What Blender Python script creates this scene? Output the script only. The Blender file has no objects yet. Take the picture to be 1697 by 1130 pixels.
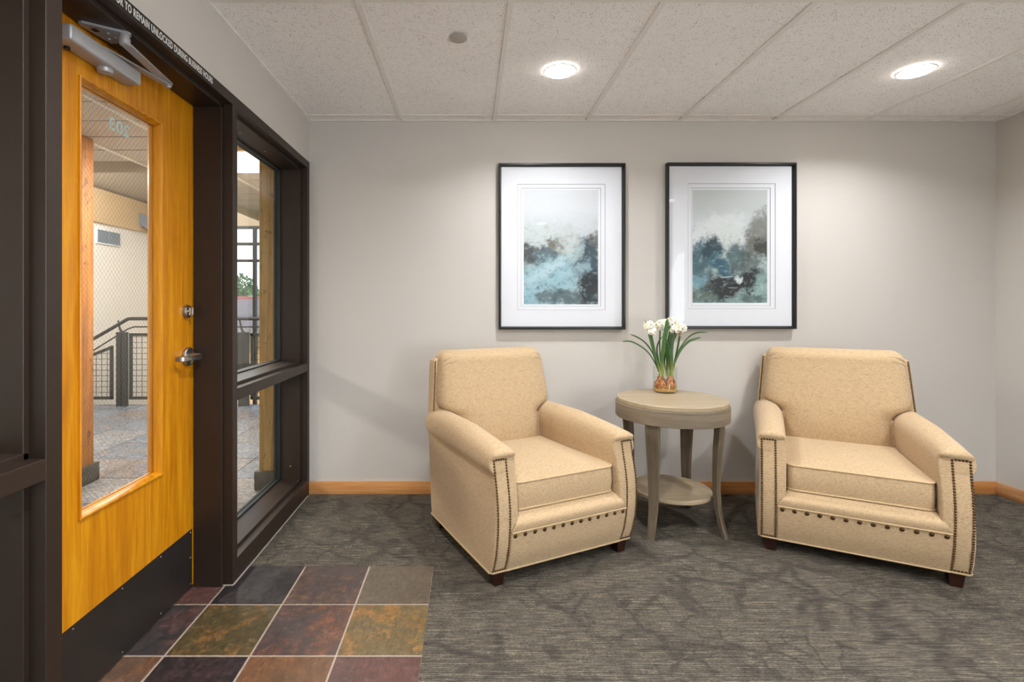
import bpy, bmesh, math, random
from mathutils import Vector, Matrix
random.seed(7)
PI = math.pi
scene = bpy.context.scene
C = scene.collection

# ------------------------------------------------------------------ camera
F = 831.0
W_PX, H_PX = 1697.0, 1130.0
cam_d = bpy.data.cameras.new('camera')
cam_d.sensor_width = 36.0
cam_d.lens = 36.0 * F / W_PX
cam_d.shift_x = (848.5 - 776.0) / W_PX
cam_d.shift_y = -(565.0 - 504.0) / W_PX
cam_d.clip_start = 0.05
cam = bpy.data.objects.new('camera', cam_d)
C.objects.link(cam)
cam.location = (0, 0, 1.248)
cam.rotation_euler = (PI / 2, 0, 0)
scene.camera = cam

# ------------------------------------------------------------------ exposure
scene.view_settings.view_transform = 'Standard'
scene.view_settings.look = 'None'
scene.view_settings.gamma = 1
scene.view_settings.use_curve_mapping = False
scene.view_settings.exposure = 0.07

# ------------------------------------------------------------------ light levels
DOWN_W = 14.4          # watts of each recessed downlight
DOWN_COL = (0.965, 0.985, 1.0)
FILL_W = 130.0  # fill through the added window behind the viewer
FILL_COL = (0.88, 0.94, 1.0)
LOBBY_W = 90.0
SKY = 3.0

# ------------------------------------------------------------------ node helpers
def new_mat(name):
    m = bpy.data.materials.new(name); m.use_nodes = True
    nt = m.node_tree; nt.nodes.clear()
    return m, nt

class N:
    """small helper that writes shader nodes"""
    def __init__(s, nt): s.nt = nt
    def n(s, t, **kw):
        x = s.nt.nodes.new(t)
        for k, v in kw.items(): setattr(x, k, v)
        return x
    def put(s, sock, v):
        if v is None: return
        if hasattr(v, 'is_output') or isinstance(v, bpy.types.NodeSocket): s.nt.links.new(v, sock)
        else:
            if isinstance(v, (tuple, list)) and len(v) == 3 and sock.type == 'RGBA': v = (*v, 1)
            sock.default_value = v
    def math(s, op, a, b=None, c=None, clamp=False):
        x = s.n('ShaderNodeMath', operation=op, use_clamp=clamp)
        s.put(x.inputs[0], a); s.put(x.inputs[1], b)
        if c is not None: s.put(x.inputs[2], c)
        return x.outputs[0]
    def vmath(s, op, a, b=None, scale=None):
        x = s.n('ShaderNodeVectorMath', operation=op)
        s.put(x.inputs[0], a); s.put(x.inputs[1], b)
        if scale is not None: s.put(x.inputs['Scale'], scale)
        return x.outputs['Value'] if op in ('LENGTH', 'DOT_PRODUCT', 'DISTANCE') else x.outputs[0]
    def mapping(s, vec, scale=(1, 1, 1), rot=(0, 0, 0), loc=(0, 0, 0)):
        x = s.n('ShaderNodeMapping'); s.put(x.inputs[0], vec)
        x.inputs['Scale'].default_value = scale; x.inputs['Rotation'].default_value = rot; x.inputs['Location'].default_value = loc
        return x.outputs[0]
    def coord(s, kind='Object'): return s.n('ShaderNodeTexCoord').outputs[kind]
    def noise(s, vec, scale=5, detail=4, rough=0.5, out='Fac', dist=0.0):
        x = s.n('ShaderNodeTexNoise'); s.put(x.inputs['Vector'], vec)
        x.inputs['Scale'].default_value = scale; x.inputs['Detail'].default_value = detail
        x.inputs['Roughness'].default_value = rough; x.inputs['Distortion'].default_value = dist
        return x.outputs[out]
    def vor(s, vec, scale=5, feature='F1', out='Distance', rnd=1.0):
        x = s.n('ShaderNodeTexVoronoi', feature=feature); s.put(x.inputs['Vector'], vec)
        x.inputs['Scale'].default_value = scale; x.inputs['Randomness'].default_value = rnd
        return x.outputs[out]
    def wave(s, vec, scale=5, dist=0, axis='X', detail=2, dscale=1.0):
        x = s.n('ShaderNodeTexWave', bands_direction=axis); s.put(x.inputs['Vector'], vec)
        x.inputs['Scale'].default_value = scale; x.inputs['Distortion'].default_value = dist
        x.inputs['Detail'].default_value = detail; x.inputs['Detail Scale'].default_value = dscale
        return x.outputs['Fac']
    def ramp(s, fac, stops, interp='LINEAR'):
        x = s.n('ShaderNodeValToRGB'); s.put(x.inputs[0], fac)
        cr = x.color_ramp; cr.interpolation = interp
        while len(cr.elements) < len(stops): cr.elements.new(0.5)
        for e, (p, c) in zip(cr.elements, stops):
            e.position = p; e.color = (*c, 1) if len(c) == 3 else c
        return x.outputs[0]
    def smooth(s, v, a, b, lo=0.0, hi=1.0):
        x = s.n('ShaderNodeMapRange', interpolation_type='SMOOTHSTEP'); s.put(x.inputs[0], v)
        x.inputs[1].default_value = a; x.inputs[2].default_value = b; x.inputs[3].default_value = lo; x.inputs[4].default_value = hi
        return x.outputs[0]
    def mix(s, fac, a, b, mode='MIX'):
        x = s.n('ShaderNodeMix', data_type='RGBA', blend_type=mode)
        s.put(x.inputs['Factor'], fac); s.put(x.inputs[6], a); s.put(x.inputs[7], b)
        return x.outputs[2]
    def bump(s, h, strength=0.2, dist=0.001):
        x = s.n('ShaderNodeBump'); s.put(x.inputs['Height'], h)
        x.inputs['Strength'].default_value = strength; x.inputs['Distance'].default_value = dist
        return x.outputs[0]
    def bsdf(s, col, rough=0.5, metal=0.0, normal=None, spec=0.5, **kw):
        x = s.n('ShaderNodeBsdfPrincipled')
        s.put(x.inputs['Base Color'], col); s.put(x.inputs['Roughness'], rough); s.put(x.inputs['Metallic'], metal)
        s.put(x.inputs['Specular IOR Level'], spec)
        if normal is not None: s.put(x.inputs['Normal'], normal)
        for k, v in kw.items(): s.put(x.inputs[k.replace('_', ' ')], v)
        return x.outputs[0]
    def out(s, sh):
        o = s.n('ShaderNodeOutputMaterial'); s.nt.links.new(sh, o.inputs[0])

# ------------------------------------------------------------------ sky and sun
w = bpy.data.worlds.new('world'); scene.world = w; w.use_nodes = True
nt = w.node_tree; nt.nodes.clear(); k = N(nt)
co = k.coord('Generated')
sep = k.n('ShaderNodeSeparateXYZ'); nt.links.new(co, sep.inputs[0])
base = k.ramp(sep.outputs[2], [(0.0, (0.80, 0.88, 0.95)), (0.35, (0.30, 0.52, 0.88)), (1.0, (0.12, 0.28, 0.66))])
cl = k.smooth(k.noise(k.mapping(co, (1, 1, 3)), 3.0, 6, .6), 0.46, 0.60)
sky = k.mix(cl, base, (0.96, 0.97, 1.0))
bg = k.n('ShaderNodeBackground'); nt.links.new(sky, bg.inputs[0]); bg.inputs[1].default_value = SKY
oo = k.n('ShaderNodeOutputWorld'); nt.links.new(bg.outputs[0], oo.inputs[0])
sd = bpy.data.lights.new('sun', 'SUN'); sd.energy = 5.0; sd.angle = .01; sd.color = (1, .95, .88)
so = bpy.data.objects.new('sun', sd); C.objects.link(so); so.rotation_euler = (math.radians(48), 0, math.radians(-20))

def srgb(r, g, b):
    f = lambda c: (c / 255) / 12.92 if c / 255 <= 0.04045 else ((c / 255 + 0.055) / 1.055) ** 2.4
    return (f(r), f(g), f(b))

def plain(name, col, rough=0.5, metal=0.0, spec=0.5, vary=0.06, scale=30.0, bump=0.0):
    m, nt = new_mat(name); k = N(nt)
    co = k.coord()
    nz = k.noise(co, scale, 4, 0.6)
    c2 = tuple(min(1, x * (1 + vary)) for x in col); c1 = tuple(x * (1 - vary) for x in col)
    cc = k.ramp(nz, [(0.3, c1), (0.7, c2)])
    nrm = k.bump(nz, bump, 0.002) if bump else None
    k.out(k.bsdf(cc, rough, metal, nrm, spec))
    return m

M = {}
# ---- painted wall with faint orange-peel
def wall_mat(name, col, bump=0.25, scale=170):
    m, nt = new_mat(name); k = N(nt); co = k.coord()
    n1 = k.noise(co, scale, 3, 0.55); n2 = k.noise(co, 1.2, 2, 0.5)
    cc = k.ramp(n2, [(0.3, tuple(c * 0.97 for c in col)), (0.7, col)])
    k.out(k.bsdf(cc, 0.7, 0, k.bump(n1, bump, 0.002), 0.25))
    return m
M['wall'] = wall_mat('greige_wall_paint', srgb(204, 199, 193))
M['lobby_wall'] = wall_mat('lobby_stucco', srgb(238, 234, 228), 0.5, 40)
M['lobby_warm_lit'] = wall_mat('lobby_warm_lit_plaster', srgb(205, 178, 138), 0.5, 30)  # warm light on the upper stairwell wall, put into the colour
M['lobby_beige'] = wall_mat('lobby_beige_plaster', srgb(196, 184, 166), 0.2, 60)

# ---- ceiling tile
def ceil_mat():
    m, nt = new_mat('acoustic_ceiling_tile'); k = N(nt); co = k.coord()
    v = k.vor(k.mapping(co, (1, 1.0, 1)), 120, 'F1', 'Distance')
    n = k.noise(co, 26, 3, 0.6)
    pits = k.math('SUBTRACT', 1, k.smooth(k.math('ADD', v, k.math('MULTIPLY', n, 0.5)), 0.40, 0.52))
    worm = k.smooth(k.noise(co, 210, 2, 0.5), 0.66, 0.72)
    dark = k.math('MAXIMUM', pits, k.math('MULTIPLY', worm, 0.6))
    base = k.ramp(k.noise(co, 3, 3), [(0.3, srgb(245, 243, 242)), (0.7, srgb(250, 248, 247))])
    cc = k.mix(k.math('MULTIPLY', dark, 0.7), base, srgb(120, 112, 104))
    k.out(k.bsdf(cc, 0.9, 0, k.bump(k.math('SUBTRACT', 1, dark), 0.4, 0.002), 0.1))
    return m
M['ceiling'] = ceil_mat()
M['tgrid'] = plain('ceiling_grid_paint', srgb(232, 228, 224), 0.5, vary=0.02)

# ---- carpet
def carpet_mat():
    m, nt = new_mat('woven_carpet'); k = N(nt); co = k.coord()
    wob = k.vmath('SUBTRACT', k.noise(co, 3.0, 4, 0.6, 'Color'), (0.5, 0.5, 0.5))
    cw = k.vmath('ADD', co, k.vmath('SCALE', wob, scale=0.22))
    # branches and leaves
    de = k.vor(cw, 3.8, 'DISTANCE_TO_EDGE'); br = k.smooth(de, 0.0, 0.10, 1, 0)
    gate = k.smooth(k.noise(co, 2.1, 2), 0.42, 0.56)
    de2 = k.vor(k.mapping(cw, loc=(3.1, 1.7, 0)), 7.0, 'DISTANCE_TO_EDGE'); br2 = k.math('MULTIPLY', k.smooth(de2, 0.02, 0.07, 0.8, 0), k.smooth(k.noise(co, 2.6, 2, 0.5), 0.5, 0.6))
    blob = k.smooth(k.vor(cw, 8.0), 0.20, 0.34, 1, 0)
    blob = k.math('MULTIPLY', blob, k.smooth(k.noise(k.mapping(co, loc=(5, 5, 0)), 2.5, 2), 0.48, 0.58))
    mot = k.math('MAXIMUM', k.math('MULTIPLY', br, gate), k.math('MAXIMUM', br2, blob))
    # woven streaks running left-right
    s1 = k.noise(k.mapping(co, (15, 95, 1)), 1.0, 5, 0.72)
    s2 = k.noise(k.mapping(co, (90, 300, 1)), 1.0, 3, 0.7)
    rows = k.wave(k.mapping(co, (1, 1, 1)), 34, 0.6, 'Y', 1, 6)
    st = k.wave(k.mapping(co, (1, 0.5, 1), (0, 0, 0.5)), 70, 1.0, 'X', 1, 9)
    s0 = k.noise(k.mapping(co, (4.5, 130, 1)), 1.0, 3, 0.6)
    t = k.math('ADD', k.math('ADD', k.math('MULTIPLY', s1, 0.52), k.math('MULTIPLY', s0, 0.34)), k.math('MULTIPLY', s2, 0.60))
    t = k.math('ADD', t, k.math('MULTIPLY', rows, 0.06))
    t = k.math('ADD', t, k.math('MULTIPLY', st, 0.12))
    t = k.math('SUBTRACT', t, k.math('MULTIPLY', mot, 0.085))
    cc = k.ramp(k.math('MULTIPLY', t, 0.62), [(0.35, srgb(50, 46, 43)), (0.475, srgb(75, 70, 64)), (0.565, srgb(110, 103, 91)), (0.66, srgb(178, 166, 138))])
    h = k.math('ADD', rows, s2)
    k.out(k.bsdf(cc, 0.95, 0, k.bump(h, 0.5, 0.003), 0.1))
    return m
M['carpet'] = carpet_mat()

# ---- slate (colour of each tile comes from its face colour)
def slate_mat(name, rough0=0.28, rough1=0.5, bumpd=0.004):
    m, nt = new_mat(name); k = N(nt); co = k.coord()
    at = k.n('ShaderNodeAttribute', attribute_name='tile'); base = at.outputs['Color']
    at2 = k.n('ShaderNodeAttribute', attribute_name='tint'); tint = at2.outputs['Color']
    off = k.vmath('ADD', co, k.vmath('SCALE', base, scale=9.0))
    n1 = k.noise(off, 5.5, 6, 0.62, dist=0.8); n2 = k.noise(off, 34, 8, 0.78); n3 = k.noise(k.mapping(off, (90, 22, 1), (0, 0, 0.5)), 1, 6, 0.75)
    c = k.mix(k.smooth(k.math('ADD', n1, k.math('MULTIPLY', k.math('SUBTRACT', n2, .5), .5)), 0.44, 0.64, 0, .85), base, tint)
    c = k.mix(k.math('MULTIPLY', k.smooth(n2, 0.48, 0.62), 0.7), c, k.mix(1.0, c, (1.9, 1.8, 1.7), 'MULTIPLY'))
    c = k.mix(k.smooth(n3, 0.52, 0.34, 0, 0.75), c, k.mix(1.0, c, (0.55, 0.55, 0.58), 'MULTIPLY'))
    lines = k.math('ABSOLUTE', k.math('SUBTRACT', k.noise(off, 9, 3, 0.5, dist=1.0), 0.5))
    scr = k.math('MULTIPLY', k.smooth(lines, 0.002, 0.012, 0.5, 0), k.smooth(n1, 0.56, 0.64))
    c = k.mix(k.math('MULTIPLY', scr, 0.35), c, srgb(150, 135, 125))
    h = k.math('ADD', k.math('MULTIPLY', n1, 1.5), k.math('ADD', k.math('MULTIPLY', n2, 0.5), k.math('MULTIPLY', scr, -0.3)))
    k.out(k.bsdf(c, k.smooth(n2, 0.3, 0.7, rough0, rough1), 0, k.bump(h, 0.8, bumpd), 0.5))
    return m
M['slate'] = slate_mat('honed_slate')
M['lobby_slate'] = slate_mat('cleft_lobby_slate', 0.18, 0.38, 0.03)
M['grout'] = plain('pale_grout', srgb(166, 152, 138), 0.85, vary=0.12, scale=60, bump=0.2)

# ---- wood
def wood_mat(name, c0, c1, c2, axis='Z', rough=0.35, scale=1.0, coat=0.0, knots=False, ring=0.5):
    m, nt = new_mat(name); k = N(nt); co = k.coord()
    sc = {'Z': (22, 22, 1.1), 'X': (1.1, 22, 22), 'Y': (22, 1.1, 22), 'H': (2.2, 2.2, 60)}[axis]
    sc = tuple(x * scale for x in sc)
    g = k.noise(k.mapping(co, sc), 1.0, 5, 0.62, dist=0.6)
    g2 = k.noise(k.mapping(co, tuple(x * 6 for x in sc)), 1.0, 3, 0.6)
    big = k.noise(k.mapping(co, tuple(x * 0.22 for x in sc)), 1.0, 2, 0.5, dist=1.2)
    rings = k.math('SINE', k.math('MULTIPLY', big, 60 * ring))
    t = k.math('ADD', k.math('MULTIPLY', g, 0.65), k.math('ADD', k.math('MULTIPLY', g2, 0.35), k.math('MULTIPLY', rings, 0.05)))
    c = k.ramp(t, [(0.36, c0), (0.50, c1), (0.64, c2)])
    if knots:
        kn = k.smooth(k.noise(k.mapping(co, (13, 13, 8)), 1, 6, 0.75, dist=0.6), 0.56, 0.66)
        c = k.mix(k.math('MULTIPLY', kn, 0.85), c, tuple(x * 0.35 for x in c0))
        saw = k.wave(k.mapping(co, (1, 1, 1), (0.7, 0.0, 0.7)), 34, 2.0, 'X', 3, 3)
        c = k.mix(k.math('MULTIPLY', saw, 0.25), c, tuple(x * 0.5 for x in c0))
    k.out(k.bsdf(c, rough, 0, k.bump(g2, 0.12, 0.001), 0.45, Coat_Weight=coat, Coat_Roughness=0.15))
    return m
M['door_wood'] = wood_mat('honey_oak_veneer', srgb(182, 110, 2), srgb(202, 130, 6), srgb(218, 150, 18), 'Z', 0.40, coat=0.15, scale=1.5)
M['door_bead'] = wood_mat('honey_oak_bead', srgb(184, 108, 20), srgb(206, 134, 36), srgb(226, 160, 66), 'Z', 0.32, coat=0.3)
M['base_wood'] = wood_mat('maple_baseboard', srgb(186, 124, 66), srgb(205, 143, 84), srgb(218, 160, 104), 'X', 0.42)
M['base_wood_y'] = wood_mat('maple_baseboard_side', srgb(186, 134, 86), srgb(205, 153, 104), srgb(218, 170, 122), 'Y', 0.42)
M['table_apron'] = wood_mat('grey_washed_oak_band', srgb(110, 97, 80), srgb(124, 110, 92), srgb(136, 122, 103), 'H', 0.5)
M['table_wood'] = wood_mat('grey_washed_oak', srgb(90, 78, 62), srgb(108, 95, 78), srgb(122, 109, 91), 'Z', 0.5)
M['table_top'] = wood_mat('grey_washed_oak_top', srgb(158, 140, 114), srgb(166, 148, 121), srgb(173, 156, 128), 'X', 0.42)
M['log'] = wood_mat('rough_sawn_fir', srgb(140, 106, 52), srgb(172, 138, 76), srgb(196, 162, 98), 'Z', 0.6, knots=True)
M['log_warm'] = wood_mat('warm_sawn_fir', srgb(140, 82, 26), srgb(168, 106, 40), srgb(186, 126, 56), 'Z', 0.6, knots=True)
M['leg_wood'] = wood_mat('espresso_leg', srgb(30, 14, 10), srgb(44, 20, 14), srgb(58, 28, 18), 'Z', 0.3)

# ---- painted steel frame, metals
M['frame'] = plain('dark_bronze_steel_paint', srgb(46, 35, 28), 0.42, 0.0, 0.38, 0.05, 9)
M['gasket'] = plain('black_glazing_gasket', srgb(20, 26, 26), 0.5)
M['kick'] = plain('dark_bronze_kick_plate', srgb(54, 49, 46), 0.32, 0.35, 0.5, 0.10, 6)
M['steel'] = plain('brushed_nickel', srgb(178, 172, 165), 0.30, 1.0, 0.5, 0.06, 50)
M['alu'] = plain('silver_closer_paint', srgb(178, 179, 183), 0.42, 0.45, 0.5, 0.03, 20)
M['black_metal'] = plain('satin_black_frame', srgb(26, 25, 25), 0.32, 0.3)
M['rail_metal'] = plain('dark_rail_steel', srgb(40, 40, 39), 0.45, 0.3)
M['nail'] = plain('antique_brass_nail', srgb(96, 70, 44), 0.34, 0.85, 0.5, 0.15, 80)
M['sticker'] = plain('black_vinyl_strip', srgb(28, 25, 24), 0.4)
M['letter'] = plain('white_vinyl_letter', srgb(222, 220, 216), 0.5)
M['decal'] = plain('frosted_blue_vinyl', srgb(205, 230, 234), 0.6)
M['mat'] = plain('white_mat_board', srgb(226, 229, 236), 0.8, vary=0.01)
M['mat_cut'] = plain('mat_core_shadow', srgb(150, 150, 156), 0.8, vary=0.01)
M['white_trim'] = plain('white_lamp_trim', srgb(235, 232, 226), 0.4)
M['sprink'] = plain('sprinkler_cover_paint', srgb(176, 170, 158), 0.5)
M['caulk'] = plain('pale_caulk', srgb(170, 160, 150), 0.7)
M['vent_white'] = plain('white_grille', srgb(225, 228, 232), 0.5)
M['vent_dark'] = plain('grille_slot_grey', srgb(120, 132, 145), 0.6)
M['plinth'] = plain('slate_plinth', srgb(70, 68, 60), 0.45, 0, 0.5, 0.2, 14)

def emis(name, col, s):
    m, nt = new_mat(name); k = N(nt)
    e = k.n('ShaderNodeEmission'); e.inputs[0].default_value = (*col, 1); e.inputs[1].default_value = s
    k.out(e.outputs[0]); return m
M['lamp'] = emis('led_lens', (1, 0.93, 0.84), 40)
M['troffer'] = emis('troffer_lens', (1, 0.97, 0.93), 5)

def glass_mat(name, tint=(1, 1, 1), ior=1.45, rough=0.0, gain=1.0):
    m, nt = new_mat(name); k = N(nt)
    lw = k.n('ShaderNodeLayerWeight'); lw.inputs[0].default_value = 0.5
    r0 = ((ior - 1) / (ior + 1)) ** 2
    sch = k.math('ADD', k.math('MULTIPLY', k.math('POWER', lw.outputs['Facing'], 5.0), 1 - r0), r0)
    tr = k.n('ShaderNodeBsdfTransparent'); tr.inputs[0].default_value = (*tint, 1)
    gl = k.n('ShaderNodeBsdfGlossy'); gl.inputs['Roughness'].default_value = rough
    mx = k.n('ShaderNodeMixShader')
    k.nt.links.new(k.math('MULTIPLY', sch, gain), mx.inputs[0])
    k.nt.links.new(tr.outputs[0], mx.inputs[1]); k.nt.links.new(gl.outputs[0], mx.inputs[2])
    k.out(mx.outputs[0]); return m
M['glass'] = glass_mat('window_glass', (0.97, 0.98, 0.97), 1.45)
M['pic_glass'] = glass_mat('picture_glass', (0.99, 0.99, 0.99), 1.3, gain=0.5)
M['vase_glass'] = glass_mat('vase_glass', (0.97, 0.98, 0.97), 1.45, gain=0.8)
M['wire'] = plain('safety_glass_wire', srgb(112, 104, 94), 0.35, 0.6)

# ---- linen upholstery
def linen():
    m, nt = new_mat('oatmeal_linen'); k = N(nt); co = k.coord()
    # threads both ways, measured on whichever plane the cloth lies in
    sepn = k.n('ShaderNodeSeparateXYZ'); k.nt.links.new(k.coord('Normal'), sepn.inputs[0])
    flat = k.smooth(k.math('ABSOLUTE', sepn.outputs[2]), 0.55, 0.85)
    def th(a_, b_):      # thread noise on upright cloth, swapped to the lying cloth where the face looks up
        x_ = k.n('ShaderNodeMix', data_type='FLOAT'); k.put(x_.inputs[0], flat); k.put(x_.inputs[2], a_); k.put(x_.inputs[3], b_); return x_.outputs[0]
    h = th(k.noise(k.mapping(co, (70, 70, 640)), 1, 3, 0.6), k.noise(k.mapping(co, (70, 640, 70)), 1, 3, 0.6))
    v = th(k.noise(k.mapping(co, (640, 640, 70)), 1, 3, 0.6), k.noise(k.mapping(co, (640, 70, 70)), 1, 3, 0.6))
    f = k.noise(k.mapping(co, (420, 420, 420)), 1, 2, 0.7)
    sl = th(k.noise(k.mapping(co, (55, 55, 560)), 1, 3, 0.65), k.noise(k.mapping(co, (55, 560, 55)), 1, 3, 0.65))
    sv = th(k.noise(k.mapping(co, (560, 560, 50)), 1, 3, 0.65), k.noise(k.mapping(co, (560, 50, 50)), 1, 3, 0.65))
    t = k.math('ADD', k.math('MULTIPLY', h, 0.40), k.math('ADD', k.math('MULTIPLY', v, 0.40), k.math('MULTIPLY', f, 0.20)))
    c = k.ramp(t, [(0.34, srgb(150, 121, 90)), (0.46, srgb(186, 159, 124)), (0.56, srgb(200, 174, 139)), (0.68, srgb(213, 191, 158))])
    c = k.mix(k.smooth(sl, 0.54, 0.68, 0, 0.55), c, srgb(128, 97, 62))
    c = k.mix(k.smooth(sv, 0.57, 0.70, 0, 0.35), c, srgb(132, 102, 66))
    k.out(k.bsdf(c, 0.9, 0, k.bump(t, 0.35, 0.0015), 0.15, Sheen_Weight=0.15))
    return m
M['linen'] = linen()
M['piping'] = plain('linen_piping', srgb(196, 170, 132), 0.85, 0, 0.2, 0.1, 200)

# ------------------------------------------------------------------ mesh helpers
class MB:
    def __init__(s): s.bm = bmesh.new(); s.mi = 0
    def _f(s, vs):
        try:
            f = s.bm.faces.new(vs); f.material_index = s.mi; return f
        except ValueError: return None
    def box(s, x0, x1, y0, y1, z0, z1, bev=0.0, seg=2):
        if x0 > x1: x0, x1 = x1, x0
        if y0 > y1: y0, y1 = y1, y0
        if z0 > z1: z0, z1 = z1, z0
        v = [s.bm.verts.new(p) for p in ((x0, y0, z0), (x1, y0, z0), (x1, y1, z0), (x0, y1, z0), (x0, y0, z1), (x1, y0, z1), (x1, y1, z1), (x0, y1, z1))]
        fs = [s._f([v[i] for i in q]) for q in ((0, 3, 2, 1), (4, 5, 6, 7), (0, 1, 5, 4), (1, 2, 6, 5), (2, 3, 7, 6), (3, 0, 4, 7))]
        if bev > 0:
            es = list({e for f in fs for e in f.edges})
            bmesh.ops.bevel(s.bm, geom=es, offset=bev, segments=seg, affect='EDGES', profile=0.5)
        return s
    def poly(s, pts): s._f([s.bm.verts.new(p) for p in pts]); return s
    def prism(s, pts, d):
        """pts: planar loop, d: extrusion vector"""
        a = [s.bm.verts.new(p) for p in pts]; b = [s.bm.verts.new(Vector(p) + Vector(d)) for p in pts]
        s._f(a[::-1]); s._f(b)
        n = len(a)
        for i in range(n): s._f([a[i], a[(i + 1) % n], b[(i + 1) % n], b[i]])
        return s
    def loft(s, rings, cap0=True, cap1=True, closed=True):
        R = [[s.bm.verts.new(p) for p in r] for r in rings]
        n = len(R[0])
        for a, b in zip(R, R[1:]):
            for i in range(n if closed else n - 1):
                j = (i + 1) % n
                s._f([a[i], a[j], b[j], b[i]])
        if cap0: s._f(R[0][::-1])
        if cap1: s._f(R[-1])
        return R
    def tube(s, path, r, sides=8, closed=False, caps=True, flat=None):
        P = [Vector(p) for p in path]; n = len(P)
        rs = r if isinstance(r, (list, tuple)) else [r] * n
        rings = []; up = None
        for i in range(n):
            if closed: t = (P[(i + 1) % n] - P[i - 1]).normalized()
            else: t = (P[min(i + 1, n - 1)] - P[max(i - 1, 0)]).normalized()
            if up is None:
                up = Vector((0, 0, 1)) if abs(t.z) < 0.9 else Vector((1, 0, 0))
            u = (up - t * up.dot(t))
            if u.length < 1e-5: u = t.orthogonal()
            u.normalize(); w = t.cross(u); up = u
            fa, fb = (1, 1) if flat is None else flat
            rings.append([P[i] + (u * math.cos(2 * PI * k / sides) * fa + w * math.sin(2 * PI * k / sides) * fb) * rs[i] for k in range(sides)])
        if closed:
            R = [[s.bm.verts.new(p) for p in r_] for r_ in rings]
            for a, b in zip(R, R[1:] + R[:1]):
                for k in range(sides): s._f([a[k], a[(k + 1) % sides], b[(k + 1) % sides], b[k]])
        else: s.loft(rings, caps, caps)
        return s
    def lathe(s, prof, c=(0, 0, 0), sides=32, axis='Z', cap=True):
        rings = []
        for r, h in prof:
            ring = []
            for k in range(sides):
                a = 2 * PI * k / sides; u, v = r * math.cos(a), r * math.sin(a)
                p = {'Z': (u, v, h), 'X': (h, u, v), 'Y': (v, h, u)}[axis]
                ring.append((c[0] + p[0], c[1] + p[1], c[2] + p[2]))
            rings.append(ring)
        s.loft(rings, cap, cap); return s
    def dome(s, c, nrm, r, seg=8, rings=3, h=0.6):
        nrm = Vector(nrm).normalized(); u = nrm.orthogonal().normalized(); w = nrm.cross(u); c = Vector(c)
        rr = []
        for j in range(rings):
            a = (PI / 2) * j / rings
            rr.append([c + (u * math.cos(2 * PI * k / seg) + w * math.sin(2 * PI * k / seg)) * r * math.cos(a) + nrm * r * h * math.sin(a) for k in range(seg)])
        R = s.loft(rr, True, False)
        top = s.bm.verts.new(c + nrm * r * h)
        for k in range(seg): s._f([R[-1][k], R[-1][(k + 1) % seg], top])
        return s
    def grid(s, f, nu, nv, closed_u=False):
        V = [[s.bm.verts.new(f(i / (nu if closed_u else nu), j / nv)) for i in range(nu if closed_u else nu + 1)] for j in range(nv + 1)]
        for j in range(nv):
            for i in range(nu):
                i2 = (i + 1) % nu if closed_u else i + 1
                s._f([V[j][i], V[j][i2], V[j + 1][i2], V[j + 1][i]])
        return V
    def build(s, name, mats, parent=None, smooth=35, merge=False, fix=True):
        if merge: bmesh.ops.remove_doubles(s.bm, verts=s.bm.verts, dist=1e-5)
        if fix: bmesh.ops.recalc_face_normals(s.bm, faces=s.bm.faces)
        me = bpy.data.meshes.new(name); s.bm.to_mesh(me); s.bm.free()
        for m in (mats if isinstance(mats, list) else [mats]): me.materials.append(m)
        if smooth:
            me.polygons.foreach_set('use_smooth', [True] * len(me.polygons))
            me.set_sharp_from_angle(angle=math.radians(smooth))
        o = bpy.data.objects.new(name, me); C.objects.link(o)
        if parent: o.parent = parent
        return o

def tag(o, label=None, cat=None, group=None, kind=None):
    if label: o['label'] = label
    if cat: o['category'] = cat
    if group: o['group'] = group
    if kind: o['kind'] = kind
    return o
def empty(name, loc=(0, 0, 0), rz=0, label=None, cat=None, group=None, kind=None):
    o = bpy.data.objects.new(name, None); C.objects.link(o)
    o.location = loc; o.rotation_euler = (0, 0, rz); o.empty_display_size = 0.05
    return tag(o, label, cat, group, kind)
def struct(name, mb, m, label=None, cat=None, **kw):
    o = mb.build(name, m, **kw); return tag(o, label or name.replace('_', ' '), cat or name.split('_')[0], kind='structure')
def copy_tree(o, parent=None):
    c = o.copy(); C.objects.link(c)
    if parent: c.parent = parent
    for ch in list(o.children): copy_tree(ch, c)
    return c

# ------------------------------------------------------------------ room shell
WX0, WX1, WY, H = -1.050, 3.475, 3.304, 2.453
RY0 = -3.0
FX = -1.046          # room face of the steel frame
OUT = -1.262         # lobby face of the left wall
def wall(name, x0, x1, y0, y1, z0, z1, m, label): return struct(name, MB().box(x0, x1, y0, y1, z0, z1), m, label, 'wall', smooth=0)
wall('wall_back', OUT, WX1 + 0.1, WY, WY + 0.06, -0.02, H + 0.1, M['wall'], 'smooth greige back wall carrying the two framed prints')
mb = MB()
mb.box(WX1, WX1 + .1, -1.5, WY, -0.02, H + .1); mb.box(WX1, WX1 + .1, RY0, -1.5, -0.02, 0.35); mb.box(WX1, WX1 + .1, RY0, -1.5, 2.30, H + .1)  # includes the opening for the added fill window
struct('wall_right', mb, M['wall'], 'greige side wall at the far right', 'wall', smooth=0)
wall('wall_front', WX0, WX1 + .1, RY0 - 0.1, RY0, -0.02, H + 0.1, M['wall'], 'greige wall behind the viewer')
mb = MB()
mb.box(OUT, WX0, RY0, WY, 2.183, H + 0.1)
mb.box(OUT, WX0, RY0, 0.22, -0.02, 2.183)
struct('wall_left', mb, M['wall'], 'greige wall above the dark steel door frame', 'wall', smooth=0)
mb = MB()
for y in (RY0, -2.27, -1.54): mb.box(WX1 + .02, WX1 + .08, y, y + .04, 0.35, 2.30)
for z in (0.35, 2.26): mb.box(WX1 + .02, WX1 + .08, RY0, -1.5, z, z + .04)
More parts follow.
